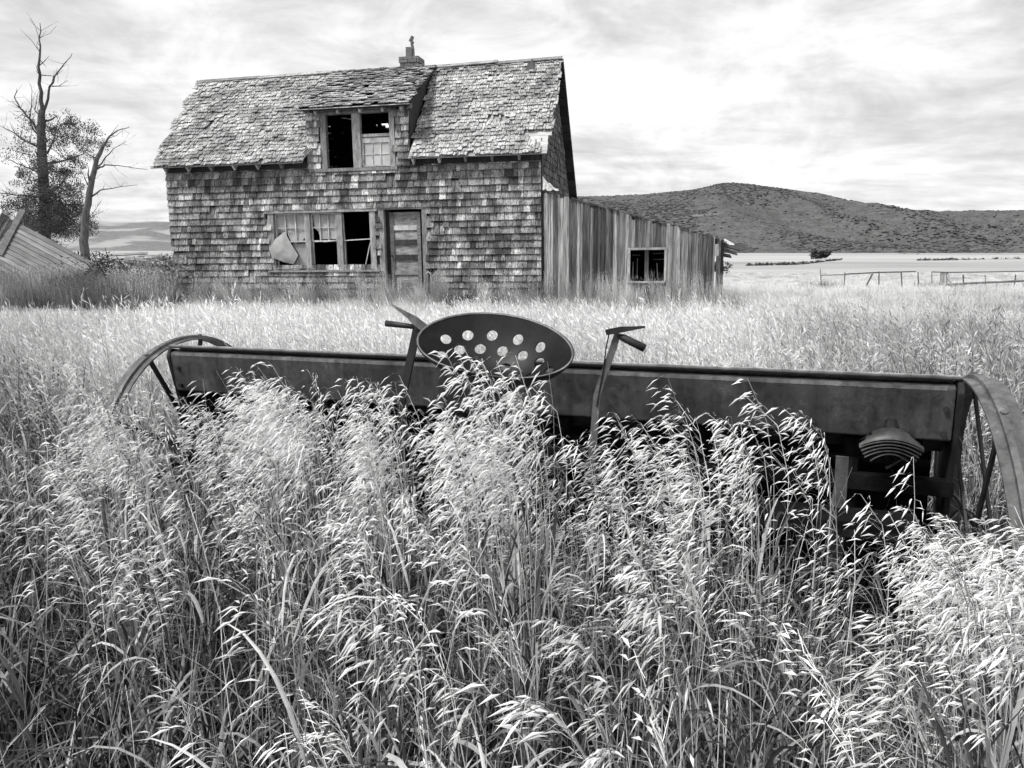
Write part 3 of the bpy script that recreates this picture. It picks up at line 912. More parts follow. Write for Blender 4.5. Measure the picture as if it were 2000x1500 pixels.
# posts, roof, back and end walls
MB().box(3.80, 3.86, 0.03, 3.3, -0.4, 1.24).build('end_wall', DARKW_SHADE, shed)
MB().box(0.06, 3.79, 3.2, 3.3, -0.4, 1.2).build('rear_wall', DARKW_SHADE, shed)
MB().box(3.90, 3.99, 0.14, 0.22, -0.4, 1.28).build('corner_post', TRIM, shed)
MB().box(3.86, 3.94, -0.01, 0.05, 0.90, 1.16).build('block', TRIM, shed)
MB().box(4.0, 4.06, 0.24, 0.30, -0.4, 1.25).build('corner_post', DARKW_SHADE, shed)
n_ = 9
for k in range(n_):
    y0, y1 = 0.05 + 3.3 * k / n_, 0.05 + 3.3 * (k + 1) / n_ - 0.01
    xe = 3.95 + random.uniform(-0.05, 0.25) * (1 if k > 1 else 0)
    MB().add([(0.02, y0, 2.36), (xe, y0, shed_top(3.86) - 0.06 - 0.28 * (xe - 3.86)), (xe, y1, shed_top(3.86) - 0.06 - 0.28 * (xe - 3.86)), (0.02, y1, 2.36),
              (0.02, y0, 2.40), (xe, y0, shed_top(3.86) - 0.025 - 0.28 * (xe - 3.86)), (xe, y1, shed_top(3.86) - 0.025 - 0.28 * (xe - 3.86)), (0.02, y1, 2.40)],
             [(0, 3, 2, 1), (4, 5, 6, 7), (0, 1, 5, 4), (1, 2, 6, 5), (2, 3, 7, 6), (3, 0, 4, 7)]).build('roof_board', BOARD, shed)
# broken roof end sticking out past the shed
for k, (a, b, w, mt) in enumerate([((3.86, 0.9, 1.22), (4.45, 1.2, 1.06), 0.20, DARKW_SHADE), ((3.9, 1.0, 1.10), (4.40, 1.3, 0.96), 0.20, BOARD), ((4.12, 1.1, 1.24), (4.34, 1.2, 1.12), 0.10, RAG), ((3.9, 1.3, 0.95), (4.30, 1.5, 0.88), 0.12, DARKW_SHADE)]):
    MB().bar(a, b, w, 0.03, up=Vector((-0.5, -0.6, 0.6))).build('broken_board', mt, shed)
for xx in (0.7, 1.06, 1.5, 2.0, 2.55, 3.05):
    tz = shed_top(xx)
    MB().bar((xx, -0.03, tz + 0.02), (xx + 0.24, -0.02, shed_top(xx + 0.24) + 0.01), 0.05, 0.025, up=Vector((0, 0, 1))).build('roof_scrap', DARKTIN, shed)

# pale upright pipe by the door
HPT = lambda p: HM @ Vector(p)
pp = MB().tube([HPT((-2.60, -0.14, -0.3)), HPT((-2.60, -0.14, 0.42)), HPT((-2.62, -0.14, 0.56)), HPT((-2.68, -0.13, 0.60)), HPT((-2.72, -0.12, 0.55))], [0.022, 0.022, 0.02, 0.022, 0.03], 8)
pp.tube([HPT((-2.58, -0.15, 0.50)), HPT((-2.42, -0.10, 0.66))], [0.018, 0.012], 6)
tag(pp.build('standpipe', PIPE), 'pale upright pipe with a bent top standing right of the door', 'pipe')
st_ = MB()
for k, (dx, h_) in enumerate(((-3.42, 0.34), (-3.36, 0.42), (-3.50, 0.22))): st_.bar(HPT((dx, -0.25, -0.3)), HPT((dx + 0.03, -0.22, h_)), 0.025, 0.015)
tag(st_.build('broken_pickets', SASH), 'small broken pale pickets standing in grass before the door', 'pickets')

# ------------------------------------------------------------------ seed drill (local: x along the box, right end at 0, y away, z up; box ledge at z = 0)
DM = frame((1.519, 2.6, 1.035), R(-21), R(0.76))
drill = empty('seed_drill', DM)
tag(drill, 'rusty dark horse-drawn seed drill with a pierced iron seat, half sunk in tall grass', 'seed drill')
L = 3.434


def extrude_x(prof, x0, x1, closed=True):
    n = len(prof)
    vs = [(x0, y, z) for y, z in prof] + [(x1, y, z) for y, z in prof]
    fs = [(i, (i + 1) % n, (i + 1) % n + n, i + n) for i in range(n if closed else n - 1)]
    if closed: fs += [tuple(reversed(range(n))), tuple(range(n, 2 * n))]
    return MB().add(vs, fs)


def bevel(o, w=0.004, seg=2):
    b = o.modifiers.new('bevel', 'BEVEL'); b.width = w; b.segments = seg; b.limit_method = 'ANGLE'
    return o


# box panel with a rounded ledge on top
prof = [(-0.004, -0.190), (-0.026, -0.016), (-0.026, -0.006), (-0.020, 0.002), (-0.008, 0.006), (0.034, 0.007), (0.034, 0.024), (0.36, -0.055), (0.37, -0.08), (0.30, -0.24), (0.16, -0.27), (0.09, -0.205), (0.012, -0.196)]
bx = extrude_x(prof, -L, -0.004)
bevel(bx.build('grain_box', PAINT, drill), 0.006, 2)
# lid: nearly flat with a rolled front lip
lp = [(-0.016, 0.022), (-0.022, 0.028), (-0.020, 0.034), (-0.012, 0.037), (0.06, 0.026), (0.385, -0.052), (0.385, -0.058), (0.06, 0.020), (0.0, 0.029)]
bevel(extrude_x(lp, -L - 0.012, 0.012).build('lid', PAINT, drill), 0.002, 1)
for sgn, x0 in ((1, 0.0), (-1, -L - 0.004)):
    ep = [(-0.03, -0.02), (-0.014, 0.022), (0.375, -0.062), (0.385, -0.09), (0.31, -0.29), (0.2, -0.60), (0.10, -0.60), (0.02, -0.24)]
    xa, xb = (x0, x0 + 0.022) if sgn > 0 else (x0 - 0.022, x0)
    bevel(extrude_x(ep, xa, xb).build('end_plate', IRON, drill), 0.004, 1)
for z in (-0.076, -0.163):
    MB().tube([(-0.030, -0.03 + 0.006 * (z < -0.1), z), (-0.030, -0.008, z)], 0.010, 6).build('bolt', IRON, drill)
    MB().tube([(-L + 0.04, -0.03 + 0.006 * (z < -0.1), z), (-L + 0.04, -0.008, z)], 0.010, 6).build('bolt', IRON, drill)
for x in (-0.785, -1.62, -2.6):
    MB().box(x - 0.014, x + 0.014, -0.022, -0.010, -0.32, -0.165).build('bracket', RIM, drill)
    MB().tube([(x, -0.034, -0.18), (x, -0.0225, -0.18)], 0.013, 8).build('bolt', IRON, drill)
MB().box(-0.375, -0.335, -0.22, -0.205, -0.62, -0.222).build('bracket', RIM, drill)
LID_LIGHT = metal_paint('lid_light_paint', 0.30, 0.4, 0.6)  # highlight along the lid lip, put into a pale colour
MB().bar((-L - 0.01, -0.013, 0.0372), (0.01, -0.013, 0.0372), 0.010, 0.004).build('lid_light_strip', LID_LIGHT, drill)
EDGE_LIGHT = metal_paint('edge_light_paint', 0.13, 0.35, 0.6)  # light caught by fold and seat lip, painted as a pale tone
MB().bar((-L + 0.03, -0.0245, -0.004), (-0.03, -0.0245, -0.004), 0.007, 0.014).build('edge_light_paint', EDGE_LIGHT, drill)
# under-frame
MB().box(-L - 0.02, 0.02, 0.02, 0.075, -0.40, -0.345).build('frame_bar', UNDER, drill)
MB().box(-L - 0.02, 0.02, 0.30, 0.36, -0.62, -0.56).build('frame_bar', UNDER, drill)
MB().box(-L, -0.02, 0.285, 0.297, -0.80, -0.26).build('light_blocker_plate', UNDER, drill)  # added plate, stops lit grass showing through beneath the box
MB().box(-L, -0.05, 0.10, 0.145, -0.315, -0.30).build('feed_shaft', UNDER, drill)
MB().tube([(-L - 0.1, 0.0, -0.57), (0.1, 0.0, -0.57)], 0.022, 8).build('axle', UNDER, drill)
MB().box(-2.4, -0.12, -0.36, -0.20, -0.425, -0.40).build('footboard', UNDER, drill)
cup = MB().tube([(0, 0, -0.215), (0, 0, -0.29)], [0.045, 0.03], 8).mesh('feed_cup', UNDER)
sdt = MB().tube([(0, 0, -0.29), (0, 0.02, -0.6), (0, 0.10, -0.95)], [0.026, 0.022, 0.018], 8).mesh('seed_tube', UNDER)
dsc = MB().tube([(-0.006, 0.12, -0.98), (0.006, 0.12, -0.98)], 0.18, 20).mesh('disc', UNDER)
for k in range(18):
    x = -0.12 - k * (L - 0.24) / 17
    obj('feed_cup', cup, drill, Matrix.Translation((x, 0.10, 0.0)))
    obj('seed_tube', sdt, drill, Matrix.Translation((x, 0.10, 0.0)) @ Matrix.Rotation(R(random.uniform(-4, 4)), 4, 'X'))
    obj('disc', dsc, drill, Matrix.Translation((x, 0.10, 0.0)) @ Matrix.Rotation(R(7), 4, 'Z'))


# wheels
def wheel(loc, yaw, camber, sgn):
    wroot = empty('wheel', Matrix.Translation(loc) @ Matrix.Rotation(yaw, 4, 'Z') @ Matrix.Rotation(-camber, 4, 'Y'))
    wroot.parent = drill
    r = 0.605; w = 0.096 * sgn
    n = 72
    cs = [(0.0, r - 0.007), (0.0, r), (w * 0.30, r + 0.001), (w * 0.32, r + 0.014), (w * 0.50, r + 0.017), (w * 0.62, r + 0.014), (w * 0.64, r + 0.001), (w, r), (w, r - 0.007)]
    rows = []
    for k in range(n):
        a = 2 * math.pi * k / n
        rows.append([(x, math.cos(a) * q, math.sin(a) * q) for x, q in cs])
    g = MB(); b = len(g.v)
    for row in rows: g.v.extend(row)
    m = len(cs)
    for k in range(n):
        for j in range(m):
            a0, a1 = k * m + j, k * m + (j + 1) % m
            b0, b1 = ((k + 1) % n) * m + j, ((k + 1) % n) * m + (j + 1) % m
            g.f.append((a0, b0, b1, a1) if sgn > 0 else (a0, a1, b1, b0)); g.m.append(0)
    g.build('rim', RIM, wroot)
    MB().tube([(-0.05 * sgn, 0, 0), (0.0, 0, 0), (w, 0, 0), (w * 1.7, 0, 0)], [0.06, 0.075, 0.075, 0.05], 14).build('hub', IRON, wroot)
    for k in range(10):
        a = 2 * math.pi * (k + 0.25) / 10
        x0 = 0.012 * sgn if k % 2 else w * 0.85
        MB().bar((x0, math.cos(a) * 0.05, math.sin(a) * 0.05), (w * 0.42, math.cos(a) * (r - 0.006), math.sin(a) * (r - 0.006)), 0.024, 0.009, up=Vector((1, 0, 0)) ).build('spoke', IRON, wroot)
    for k in range(10):
        a = 2 * math.pi * (k + 0.25) / 10
        MB().tube([(w * 0.46, math.cos(a) * (r + 0.012), math.sin(a) * (r + 0.012)), (w * 0.46, math.cos(a) * (r + 0.021), math.sin(a) * (r + 0.021))], 0.011, 6).build('rivet', RIM, wroot)


wheel((0.062, -0.053, -0.574), 0.041, 0.076, 1)
wheel((-L - 0.062, 0.212, -0.562), 0.013, 0.013, -1)


# pierced seat
def seat_pt(rho, ang):
    """pan surface; ang 90 deg is the raised back, away from the viewer"""
    cx_, cy_ = -1.397, -0.755
    ca, sa = math.cos(ang), math.sin(ang)
    ax_, ay = 0.254, 0.146
    k = (sa + 1) / 2
    rim = 0.113 + 0.149 * (k ** 1.15)
    fl_ = 0.068
    z = fl_ + (rim - fl_) * rho ** 2.5
    z += -0.034 * ca * rho                                        # sits a little askew
    return Vector((cx_ + ax_ * rho * ca, cy_ + ay * rho * sa - 0.02 * (1 - rho), z))


sg = MB()
nr, na = 44, 168
rows = [[seat_pt(max(0.001, i / nr), 2 * math.pi * j / na) for j in range(na)] for i in range(nr + 1)]
lipr = [p + (p - seat_pt(0.94, 2 * math.pi * j / na)).normalized() * 0.004 + Vector((0, 0, 0.004)) for j, p in enumerate(rows[-1])]
rows.append(lipr)
sg.sheet(rows, close=True)
sme = sg.mesh('seat', SEATM)
seat = obj('seat', sme, drill)
so = seat.modifiers.new('thick', 'SOLIDIFY'); so.thickness = 0.005; so.offset = 0
cut = MB()
hl = [(0.85, a) for a in (152, 127, 104, 80, 56)] + [(0.72, a) for a in (172, 142, 117, 93, 70, 46, 20)] + [(0.52, a) for a in (130, 84, 34)] + [(0.70, -8), (0.6, 205)]
for rho, a in hl:
    a = R(a)
    p = seat_pt(rho, a)
    du = seat_pt(rho + 0.02, a) - seat_pt(rho - 0.02, a); dv = seat_pt(rho, a + 0.05) - seat_pt(rho, a - 0.05)
    nrm = du.cross(dv).normalized()
    cut.tube([p - nrm * 0.03, p + nrm * 0.03], 0.0185 if rho > 0.6 else 0.018, 16)
cme = cut.mesh('seat_cutter', SEATM)
co = bpy.data.objects.new('seat_cutter', cme)
COL.objects.link(co); co.parent = drill
bo = seat.modifiers.new('holes', 'BOOLEAN'); bo.operation = 'DIFFERENCE'; bo.object = co; bo.solver = 'EXACT'
bpy.context.view_layer.update()
ev = seat.evaluated_get(bpy.context.evaluated_depsgraph_get())
nm = bpy.data.meshes.new_from_object(ev)
seat.modifiers.clear()
seat.data = nm
bpy.data.objects.remove(co)
MB().tube([seat_pt(1.0, 2 * math.pi * j / 64) + Vector((0, 0, 0.004)) for j in range(65)], 0.004, 6, caps=False).build('seat_rim', EDGE_LIGHT, seat, True)  # pale tone paints the light on the rolled lip
MB().tube([(-1.40, -0.75, 0.045), (-1.395, -0.74, 0.0), (-1.38, -0.70, -0.06), (-1.37, -0.55, -0.20), (-1.37, -0.30, -0.36), (-1.37, 0.04, -0.37)], [0.05, 0.032, 0.024, 0.022, 0.022, 0.022], 8).build('seat_spring', IRON, drill, True)
MB().box(-1.44, -1.35, -0.80, -0.70, 0.040, 0.056).build('seat_bracket', IRON, drill)


# levers with their grips and latch blades
def blade(pts_, wds, t, mat, parent, name, up):
    mb = MB()
    for i in range(len(pts_) - 1):
        a, b = Vector(pts_[i]), Vector(pts_[i + 1])
        mb.bar(a, b, wds[i], t, up=up, taper=wds[i + 1] / wds[i])
    return mb.build(name, mat, parent)


lev = blade([(-2.06, -0.20, -0.42), (-2.030, -0.22, -0.12), (-1.945, -0.22, 0.185)], [0.036, 0.034, 0.032], 0.012, IRON, drill, 'lever', Vector((0, 1, 0)))
MB().tube([(-1.945, -0.22, 0.180), (-2.012, -0.225, 0.186), (-2.084, -0.23, 0.193)], [0.010, 0.011, 0.013], 10).build('grip', IRON, lev, True)
blade([(-1.896, -0.235, 0.172), (-1.955, -0.235, 0.212), (-1.975, -0.235, 0.226), (-2.050, -0.235, 0.268)], [0.034, 0.034, 0.022, 0.006], 0.007, LEVER, lev, 'latch_blade', Vector((0, 1, 0)))
MB().tube([(-1.945, -0.222, 0.17), (-1.945, -0.222, 0.21)], 0.014, 8).build('latch_pin', IRON, lev)
lev2 = blade([(-1.235, -0.20, -0.40), (-1.205, -0.22, -0.06), (-1.128, -0.22, 0.176)], [0.030, 0.026, 0.024], 0.010, LEVER, drill, 'lever', Vector((0, 1, 0)))
MB().tube([(-1.128, -0.22, 0.168), (-1.105, -0.225, 0.160), (-1.028, -0.23, 0.126)], [0.009, 0.014, 0.015], 10).build('grip', IRON, lev2, True)
blade([(-1.168, -0.235, 0.180), (-1.115, -0.235, 0.191), (-1.085, -0.235, 0.195), (-1.026, -0.235, 0.203)], [0.020, 0.022, 0.016, 0.007], 0.016, IRON, lev2, 'latch_blade', Vector((0, 1, 0)))
MB().tube([(-1.160, -0.228, 0.172), (-1.170, -0.228, 0.12), (-1.178, -0.228, 0.05), (-1.205, -0.226, -0.10)], 0.0028, 6).build('latch_rod', IRON, lev2)

# ribbed fan-shaped step at the right
stp = empty('foot_step', Matrix.Translation((-0.197, -0.062, -0.168))); stp.parent = drill


def arc(wid, drop, zc_, thick, y0, y1, n=16):
    rows = []
    for i in range(n + 1):
        u_ = -1 + 2 * i / n
        x = wid * u_
        z = zc_ - drop * u_ * u_
        e = 1 - 0.35 * u_ * u_
        rows.append([(x, y0 * e, z - thick / 2), (x, y0 * e, z + thick / 2), (x, y1, z + thick / 2 + 0.004), (x, y1, z - thick / 2)])
    return MB().sheet(rows, close=True)


dome = MB()
rows = []
for i in range(17):
    u_ = -1 + 2 * i / 16
    e = math.sqrt(max(0.0, 1 - 0.96 * u_ * u_))
    rows.append([(0.101 * u_, -0.055 * (1 - 0.3 * u_ * u_), -0.034 * u_ * u_ - 0.006), (0.098 * u_, -0.050 * (1 - 0.3 * u_ * u_), 0.006 - 0.034 * u_ * u_), (0.092 * u_, -0.030, 0.014 * e - 0.030 * u_ * u_), (0.080 * u_, 0.0, 0.022 * e - 0.026 * u_ * u_), (0.080 * u_, 0.03, 0.02 * e - 0.026 * u_ * u_), (0.1 * u_, 0.03, -0.03 * u_ * u_ - 0.006)])
dome.sheet(rows).build('step_cap', PAINT, stp, True)
for k in range(5):
    arc(0.100 - 0.006 * k - (0.014 if k > 3 else 0), 0.033, -0.013 - 0.012 * k, 0.0032, -0.055 + 0.004 * k, 0.0).build('step_rib', RIM, stp)
MB().box(-0.07, 0.07, -0.012, 0.02, -0.075, 0.0).build('step_web', SEATM, stp)
MB().tube([(-0.0, 0.035, 0.015), (0.0, 0.035, 0.045)], [0.024, 0.018], 10).build('step_lug', IRON, stp)
MB().bar((0.05, 0.0, -0.075), (-0.01, 0.0, -0.12), 0.008, 0.02, up=Vector((0, 1, 0))).build('step_arm', IRON, stp)


# ------------------------------------------------------------------ collapsed shed at the left
def board_wreck():
    A = at(30, 432, 22.0); B = at(186, 514, 21.0)
    xd = (B - A).normalized()
    Ln = (B - A).length
    dn = Vector((-0.10, -0.42, -0.90))
    dn = (dn - xd * dn.dot(xd)).normalized()
    nrm = xd.cross(dn).normalized()
    M = Matrix.Identity(4)
    for r in range(3): M[r][0] = xd[r]; M[r][1] = nrm[r]; M[r][2] = -dn[r]; M[r][3] = A[r]
    root = empty('collapsed_shed', M)
    tag(root, 'collapsed shed wall of grey horizontal siding sinking into weeds', 'collapsed shed')
    w = 0.125
    for k in range(13):
        z1 = -k * w; z0 = z1 - w * 0.96
        e0 = random.uniform(-0.015, 0.02); e1 = Ln - 0.02 * k + random.uniform(-0.05, 0.05)
        sg_ = MB()
        xm = (e0 + e1) / 2
        t0, t1 = 0.0, 0.034
        vs = [(e0, -t1, z0), (e1, -t1, z0), (e1, -t1 + 0.026, z1), (e0, -t1 + 0.026, z1), (e0, 0.004, z0), (e1, 0.004, z0), (e1, 0.004, z1), (e0, 0.004, z1)]
        sg_.add(vs, [(0, 1, 2, 3), (5, 4, 7, 6), (4, 5, 1, 0), (1, 5, 6, 2), (3, 2, 6, 7), (4, 0, 3, 7)])
        sg_.build('siding_board', SIDING, root)
    MB().box(0.02, Ln - 0.2, 0.006, 0.10, -1.62, -0.02).build('wall_back', DARKW_SHADE, root)
    iM = M.inverted()
    a, b = iM @ at(36, 404, 21.9), iM @ at(4, 500, 21.6)
    a.y = b.y = -0.05
    MB().bar(a, b, 0.20, 0.05, up=Vector((0, 1, 0))).build('corner_board', SIDING, root)
    a, b = iM @ at(183, 512, 21.0), iM @ at(188, 545, 20.9)
    MB().bar(a, b, 0.16, 0.05, up=Vector((0, 1, 0))).build('corner_board', SIDING, root)
    # the torn roof edge beyond
    for k in range(7):
        x_ = -10 + 4 * k
        a, b = iM @ at(x_ + 12, 412 + k * 3 + random.uniform(-8, 8), 22.1 + 0.05 * k), iM @ at(x_ - 34, 500 + random.uniform(-10, 10), 21.9 + 0.05 * k)
        MB().bar(a, b, 0.12, 0.02, up=Vector((0.2 * math.sin(k), 1, 0.3 * math.cos(k * 2)))).build('roof_slat', random.choice([SIDING, TRIM, SASH, LOGW]), root)
    return M


board_wreck()


# ------------------------------------------------------------------ trees
def leaf_cloud(mb, c, rad, n, size, rg, flat=0.8):
    for _ in range(n):
        d = Vector((rg.gauss(0, 1), rg.gauss(0, 1), rg.gauss(0, 1)))
        d = d.normalized() * (rg.random() ** 0.4)
        p = Vector(c) + Vector((d.x * rad, d.y * rad, d.z * rad * flat))
        s = size * rg.uniform(0.5, 1.3)
        a = Vector((rg.gauss(0, 1), rg.gauss(0, 1), rg.gauss(0, 1))).normalized()
        b = a.orthogonal().normalized()
        mb.add([p - a * s, p + b * s * 0.45, p + a * s, p - b * s * 0.45], [(0, 1, 2, 3)])


def limb(root, pts_, r0, r1, mat, name='limb', twigs=0, rg=random, Y=None, tl=0.8, n=7):
    pts_ = [Vector(p) for p in pts_]
    m = len(pts_)
    # refine with a little wobble
    fine = []
    for i in range(m - 1):
        for k in range(3):
            t = k / 3
            q = pts_[i].lerp(pts_[i + 1], t)
            if k: q += Vector((rg.gauss(0, 1), rg.gauss(0, 1), rg.gauss(0, 0.5))) * min(0.03, 0.3 * r0 + 0.008)
            fine.append(q)
    fine.append(pts_[-1])
    rad = [r0 + (r1 - r0) * (i / (len(fine) - 1)) ** 0.85 for i in range(len(fine))]
    mb = MB().tube(fine, rad, n)
    for _ in range(twigs):
        i = rg.randrange(len(fine) // 4, len(fine) - 1)
        p = fine[i]
        d = (fine[i + 1] - fine[i]).normalized()
        q = (d * rg.uniform(0.2, 0.9) + Vector((rg.gauss(0, 1), rg.gauss(0, 1), rg.gauss(0.2, 0.7)))).normalized()
        l = tl * rg.uniform(0.3, 1.0)
        mid = p + q * l * 0.5 + Vector((rg.gauss(0, 0.05), rg.gauss(0, 0.05), rg.gauss(0.03, 0.05))) * l
        mb.tube([p, mid, p + q * l + Vector((0, 0, 0.12 * l))], [rad[i] * 0.4, rad[i] * 0.26, 0.004], 4)
    return mb.build(name, mat, root, True), fine


def place_tree(name, base, label, cat, group=None):
    r = empty(name, Matrix.Translation(base))
    tag(r, label, cat, group)
    return r


rg = random.Random(5)
T1Y = 34.0
tb = at(84, 500, T1Y); tb.z = gz(tb.x, tb.y) - 0.1
t1 = place_tree('cottonwood_tree', tb, 'tall half-dead tree with bare forked top and leafy lower crown, left of the house', 'tree')
P1 = lambda x_, y_, dy=0.0: at(x_, y_, T1Y + dy) - tb
limb(t1, [Vector((0.05, 0, 0)), P1(88, 420), P1(84, 330), P1(80, 250), P1(82, 215)], 0.30, 0.13, BARK, 'trunk', 6, rg, n=10)
tops = [([P1(82, 225), P1(81, 180), P1(75, 130), P1(79, 90), P1(78, 45)], 0.16, 0.02, 8), ([P1(84, 220), P1(95, 180), P1(106, 150), P1(125, 125), P1(141, 104)], 0.10, 0.012, 3), ([P1(103, 168), P1(115, 168), P1(133, 157)], 0.04, 0.01, 2),
        ([P1(78, 260), P1(58, 232), P1(40, 212), P1(28, 190), P1(33, 173)], 0.10, 0.012, 6), ([P1(76, 270), P1(62, 245), P1(58, 235), P1(62, 200), P1(60, 165)], 0.07, 0.01, 6), ([P1(80, 230), P1(68, 215), P1(75, 178)], 0.06, 0.01, 4),
        ([P1(78, 290), P1(50, 275), P1(25, 258), P1(0, 245)], 0.09, 0.012, 7), ([P1(90, 320), P1(120, 315), P1(150, 305), P1(175, 296)], 0.09, 0.015, 8), ([P1(84, 385), P1(40, 382), P1(10, 378), P1(-25, 372)], 0.06, 0.02, 5),
        ([P1(86, 340), P1(60, 330), P1(30, 318), P1(10, 308)], 0.07, 0.01, 9), ([P1(92, 300, 1), P1(108, 260, 1.5), P1(120, 225, 2)], 0.08, 0.01, 8), ([P1(92, 380, -0.5), P1(120, 360, -1), P1(140, 330, -1)], 0.08, 0.01, 8)]
for pts_, r0, r1, tw in tops: limb(t1, pts_, r0 * 0.62, r1 * 0.7, BARK, 'limb', tw * 2, rg, tl=1.0)
crown = MB()
for x_, y_, dy, rad, n_, dens in [(50, 255, 0, 0.7, 90, 0), (35, 275, 0.5, 0.6, 60, 0), (115, 245, 0.8, 0.8, 260, 0), (135, 265, 1, 0.8, 280, 0), (110, 285, 0, 0.9, 320, 0), (140, 240, 0.5, 0.5, 110, 0), (150, 300, 0, 0.6, 150, 0), (170, 262, 0, 0.7, 190, 0), (188, 270, 0, 0.5, 110, 0), (160, 275, 0.3, 0.6, 130, 0),
                        (35, 300, 0, 0.6, 60, 0), (20, 305, 0, 0.5, 30, 0), (60, 300, 0, 0.6, 90, 0), (100, 330, -0.6, 0.9, 380, 0), (130, 335, 0, 0.7, 260, 0), (55, 345, -0.5, 0.6, 150, 0), (110, 375, -0.8, 1.1, 640, 0), (75, 385, -0.8, 0.9, 460, 0), (50, 400, -0.5, 0.9, 380, 0), (130, 395, -0.5, 0.9, 460, 0), (95, 420, -1, 1.1, 760, 0), (60, 430, -0.6, 1.0, 520, 0), (125, 435, -0.8, 0.9, 460, 0), (45, 450, 0, 0.9, 420, 0), (110, 460, -0.8, 1.0, 560, 0), (145, 415, 0, 0.5, 120, 0)]:
    nn_ = int(n_ * (2.2 if y_ < 320 else 3.4))
    for _k in range(9):
        dd_ = Vector((rg.gauss(0, 0.5), rg.gauss(0, 0.5), rg.gauss(0, 0.42))) * rad
        leaf_cloud(crown, P1(x_, y_, dy) + dd_, rad * rg.uniform(0.3, 0.55), nn_ // 5, 0.036, rg)
crown.build('crown', LEAVES, t1)

T2Y = 31.0
tb = at(160, 492, T2Y); tb.z = gz(tb.x, tb.y) - 0.1
t2 = place_tree('dead_tree', tb, 'bare leaning dead tree between the leafy tree and the house', 'tree')
P2 = lambda x_, y_, dy=0.0: at(x_, y_, T2Y + dy) - tb
limb(t2, [Vector((0, 0, 0)), P2(163, 470), P2(167, 430), P2(174, 380), P2(184, 335), P2(196, 298), P2(206, 278)], 0.20, 0.06, DEADBARK, 'trunk', 2, rg, n=10)
for pts_, r0, r1, tw in [([P2(204, 284), P2(214, 266), P2(230, 255), P2(253, 248)], 0.06, 0.012, 5), ([P2(190, 330), P2(205, 322), P2(228, 323), P2(288, 331)], 0.05, 0.01, 5), ([P2(192, 325), P2(208, 305), P2(222, 290), P2(248, 275)], 0.04, 0.008, 6), ([P2(177, 385), P2(195, 372), P2(220, 368), P2(268, 361)], 0.05, 0.01, 6),
                         ([P2(160, 412), P2(155, 390), P2(148, 370)], 0.035, 0.008, 5), ([P2(172, 362), P2(166, 348), P2(157, 330)], 0.035, 0.008, 4), ([P2(171, 428), P2(185, 412), P2(200, 388)], 0.02, 0.005, 6), ([P2(172, 430), P2(185, 420), P2(203, 412)], 0.02, 0.005, 7), ([P2(165, 450), P2(152, 440), P2(140, 432)], 0.04, 0.01, 3), ([P2(186, 320), P2(182, 306), P2(186, 300)], 0.03, 0.01, 1)]:
    limb(t2, pts_, r0 * 0.8, r1 * 0.8, DEADBARK, 'limb', tw + 2, rg, tl=0.7)


def bush(name, x_, y_, Y, rad, n_, mat, label, size=0.1, flat=0.6, stems=5, cat='bush', group=None, wide=1.0):
    b = at(x_, y_, Y); b.z = gz(b.x, b.y) - 0.05
    r = place_tree(name, b, label, cat, group)
    sm = MB()
    for k in range(stems):
        a = rg.uniform(0, 6.28)
        sm.tube([(0, 0, 0), (math.cos(a) * rad * 0.3, math.sin(a) * rad * 0.3, rad * 0.5), (math.cos(a) * rad * 0.6, math.sin(a) * rad * 0.6, rad * rg.uniform(0.7, 1.1))], [0.03 * rad, 0.02 * rad, 0.006], 5)
    sm.build('stem', BARK, r)
    cm = MB()
    for k in range(7):
        a = rg.uniform(0, 6.28); q = rg.uniform(0.0, 0.6) * rad
        leaf_cloud(cm, (math.cos(a) * q * wide, math.sin(a) * q, rad * rg.uniform(0.3, 0.8)), rad * rg.uniform(0.35, 0.6), n_ // 7, size, rg, flat)
    cm.build('foliage', mat, r)
    return r


bush('field_bush', 1602, 504, 150, 2.0, 700, DARKLEAVES, 'lone dark bush out on the stubble field below the hill', 0.4, 0.6, wide=1.6)
bush('low_bush', 1408, 512, 60, 1.0, 300, DARKLEAVES, 'low dark bush just past the far end of the shed', 0.14, 0.6)
bush('round_tree', 18, 475, 90, 4.2, 900, DARKLEAVES, 'far dark rounded tree seen past the wrecked shed', 0.45, 0.8, cat='tree')
bush('round_tree', 60, 478, 84, 2.9, 700, DARKLEAVES, 'smaller far dark tree, close behind the tall half-dead tree', 0.4, 0.7, cat='tree')
for k, (x_, y_, Y, rad, lab) in enumerate([(225, 540, 21.5, 1.4, 'dark leafy weed mound beneath the plank pile'), (295, 548, 20.0, 1.25, 'grey leafy weed mound between plank pile and house wall'), (165, 560, 19.0, 0.9, 'weed mound at the low end of the wrecked wall'), (60, 575, 18.0, 0.75, 'weed mound before the middle of the wrecked wall')]):
    bush('weed_mound', x_, y_, Y, rad, 2600, DARKLEAVES if k in (0, 2) else PALELEAVES, lab, 0.045, 0.7, 6, 'weeds', wide=1.7)

# plank pile
pb = at(262, 520, 24.0); pb.z = gz(pb.x, pb.y)
pile = place_tree('plank_pile', pb, 'heap of broken planks lying in weeds left of the house', 'plank pile')
for k in range(16):
    a = at(rg.uniform(205, 285), rg.uniform(497, 522), 24 + rg.uniform(-0.6, 0.4)) - pb
    d = Vector((rg.uniform(0.6, 1.6), rg.uniform(-0.5, 0.5), rg.uniform(-0.12, 0.16)))
    MB().bar(a, a + d, rg.uniform(0.08, 0.16), 0.03, up=Vector((rg.uniform(-0.3, 0.3), -0.4, 1))).build('plank', LOGW, pile)
for a, b in (((192, 512), (208, 528)), ((240, 513), (266, 528))):
    p, q = at(a[0], a[1], 22.4) - pb, at(b[0], b[1], 22.0) - pb
    MB().tube([p, p.lerp(q, 0.5) + Vector((0, 0, -0.06)), q], [0.03, 0.035, 0.02], 6).build('bleached_stick', SASH, pile)

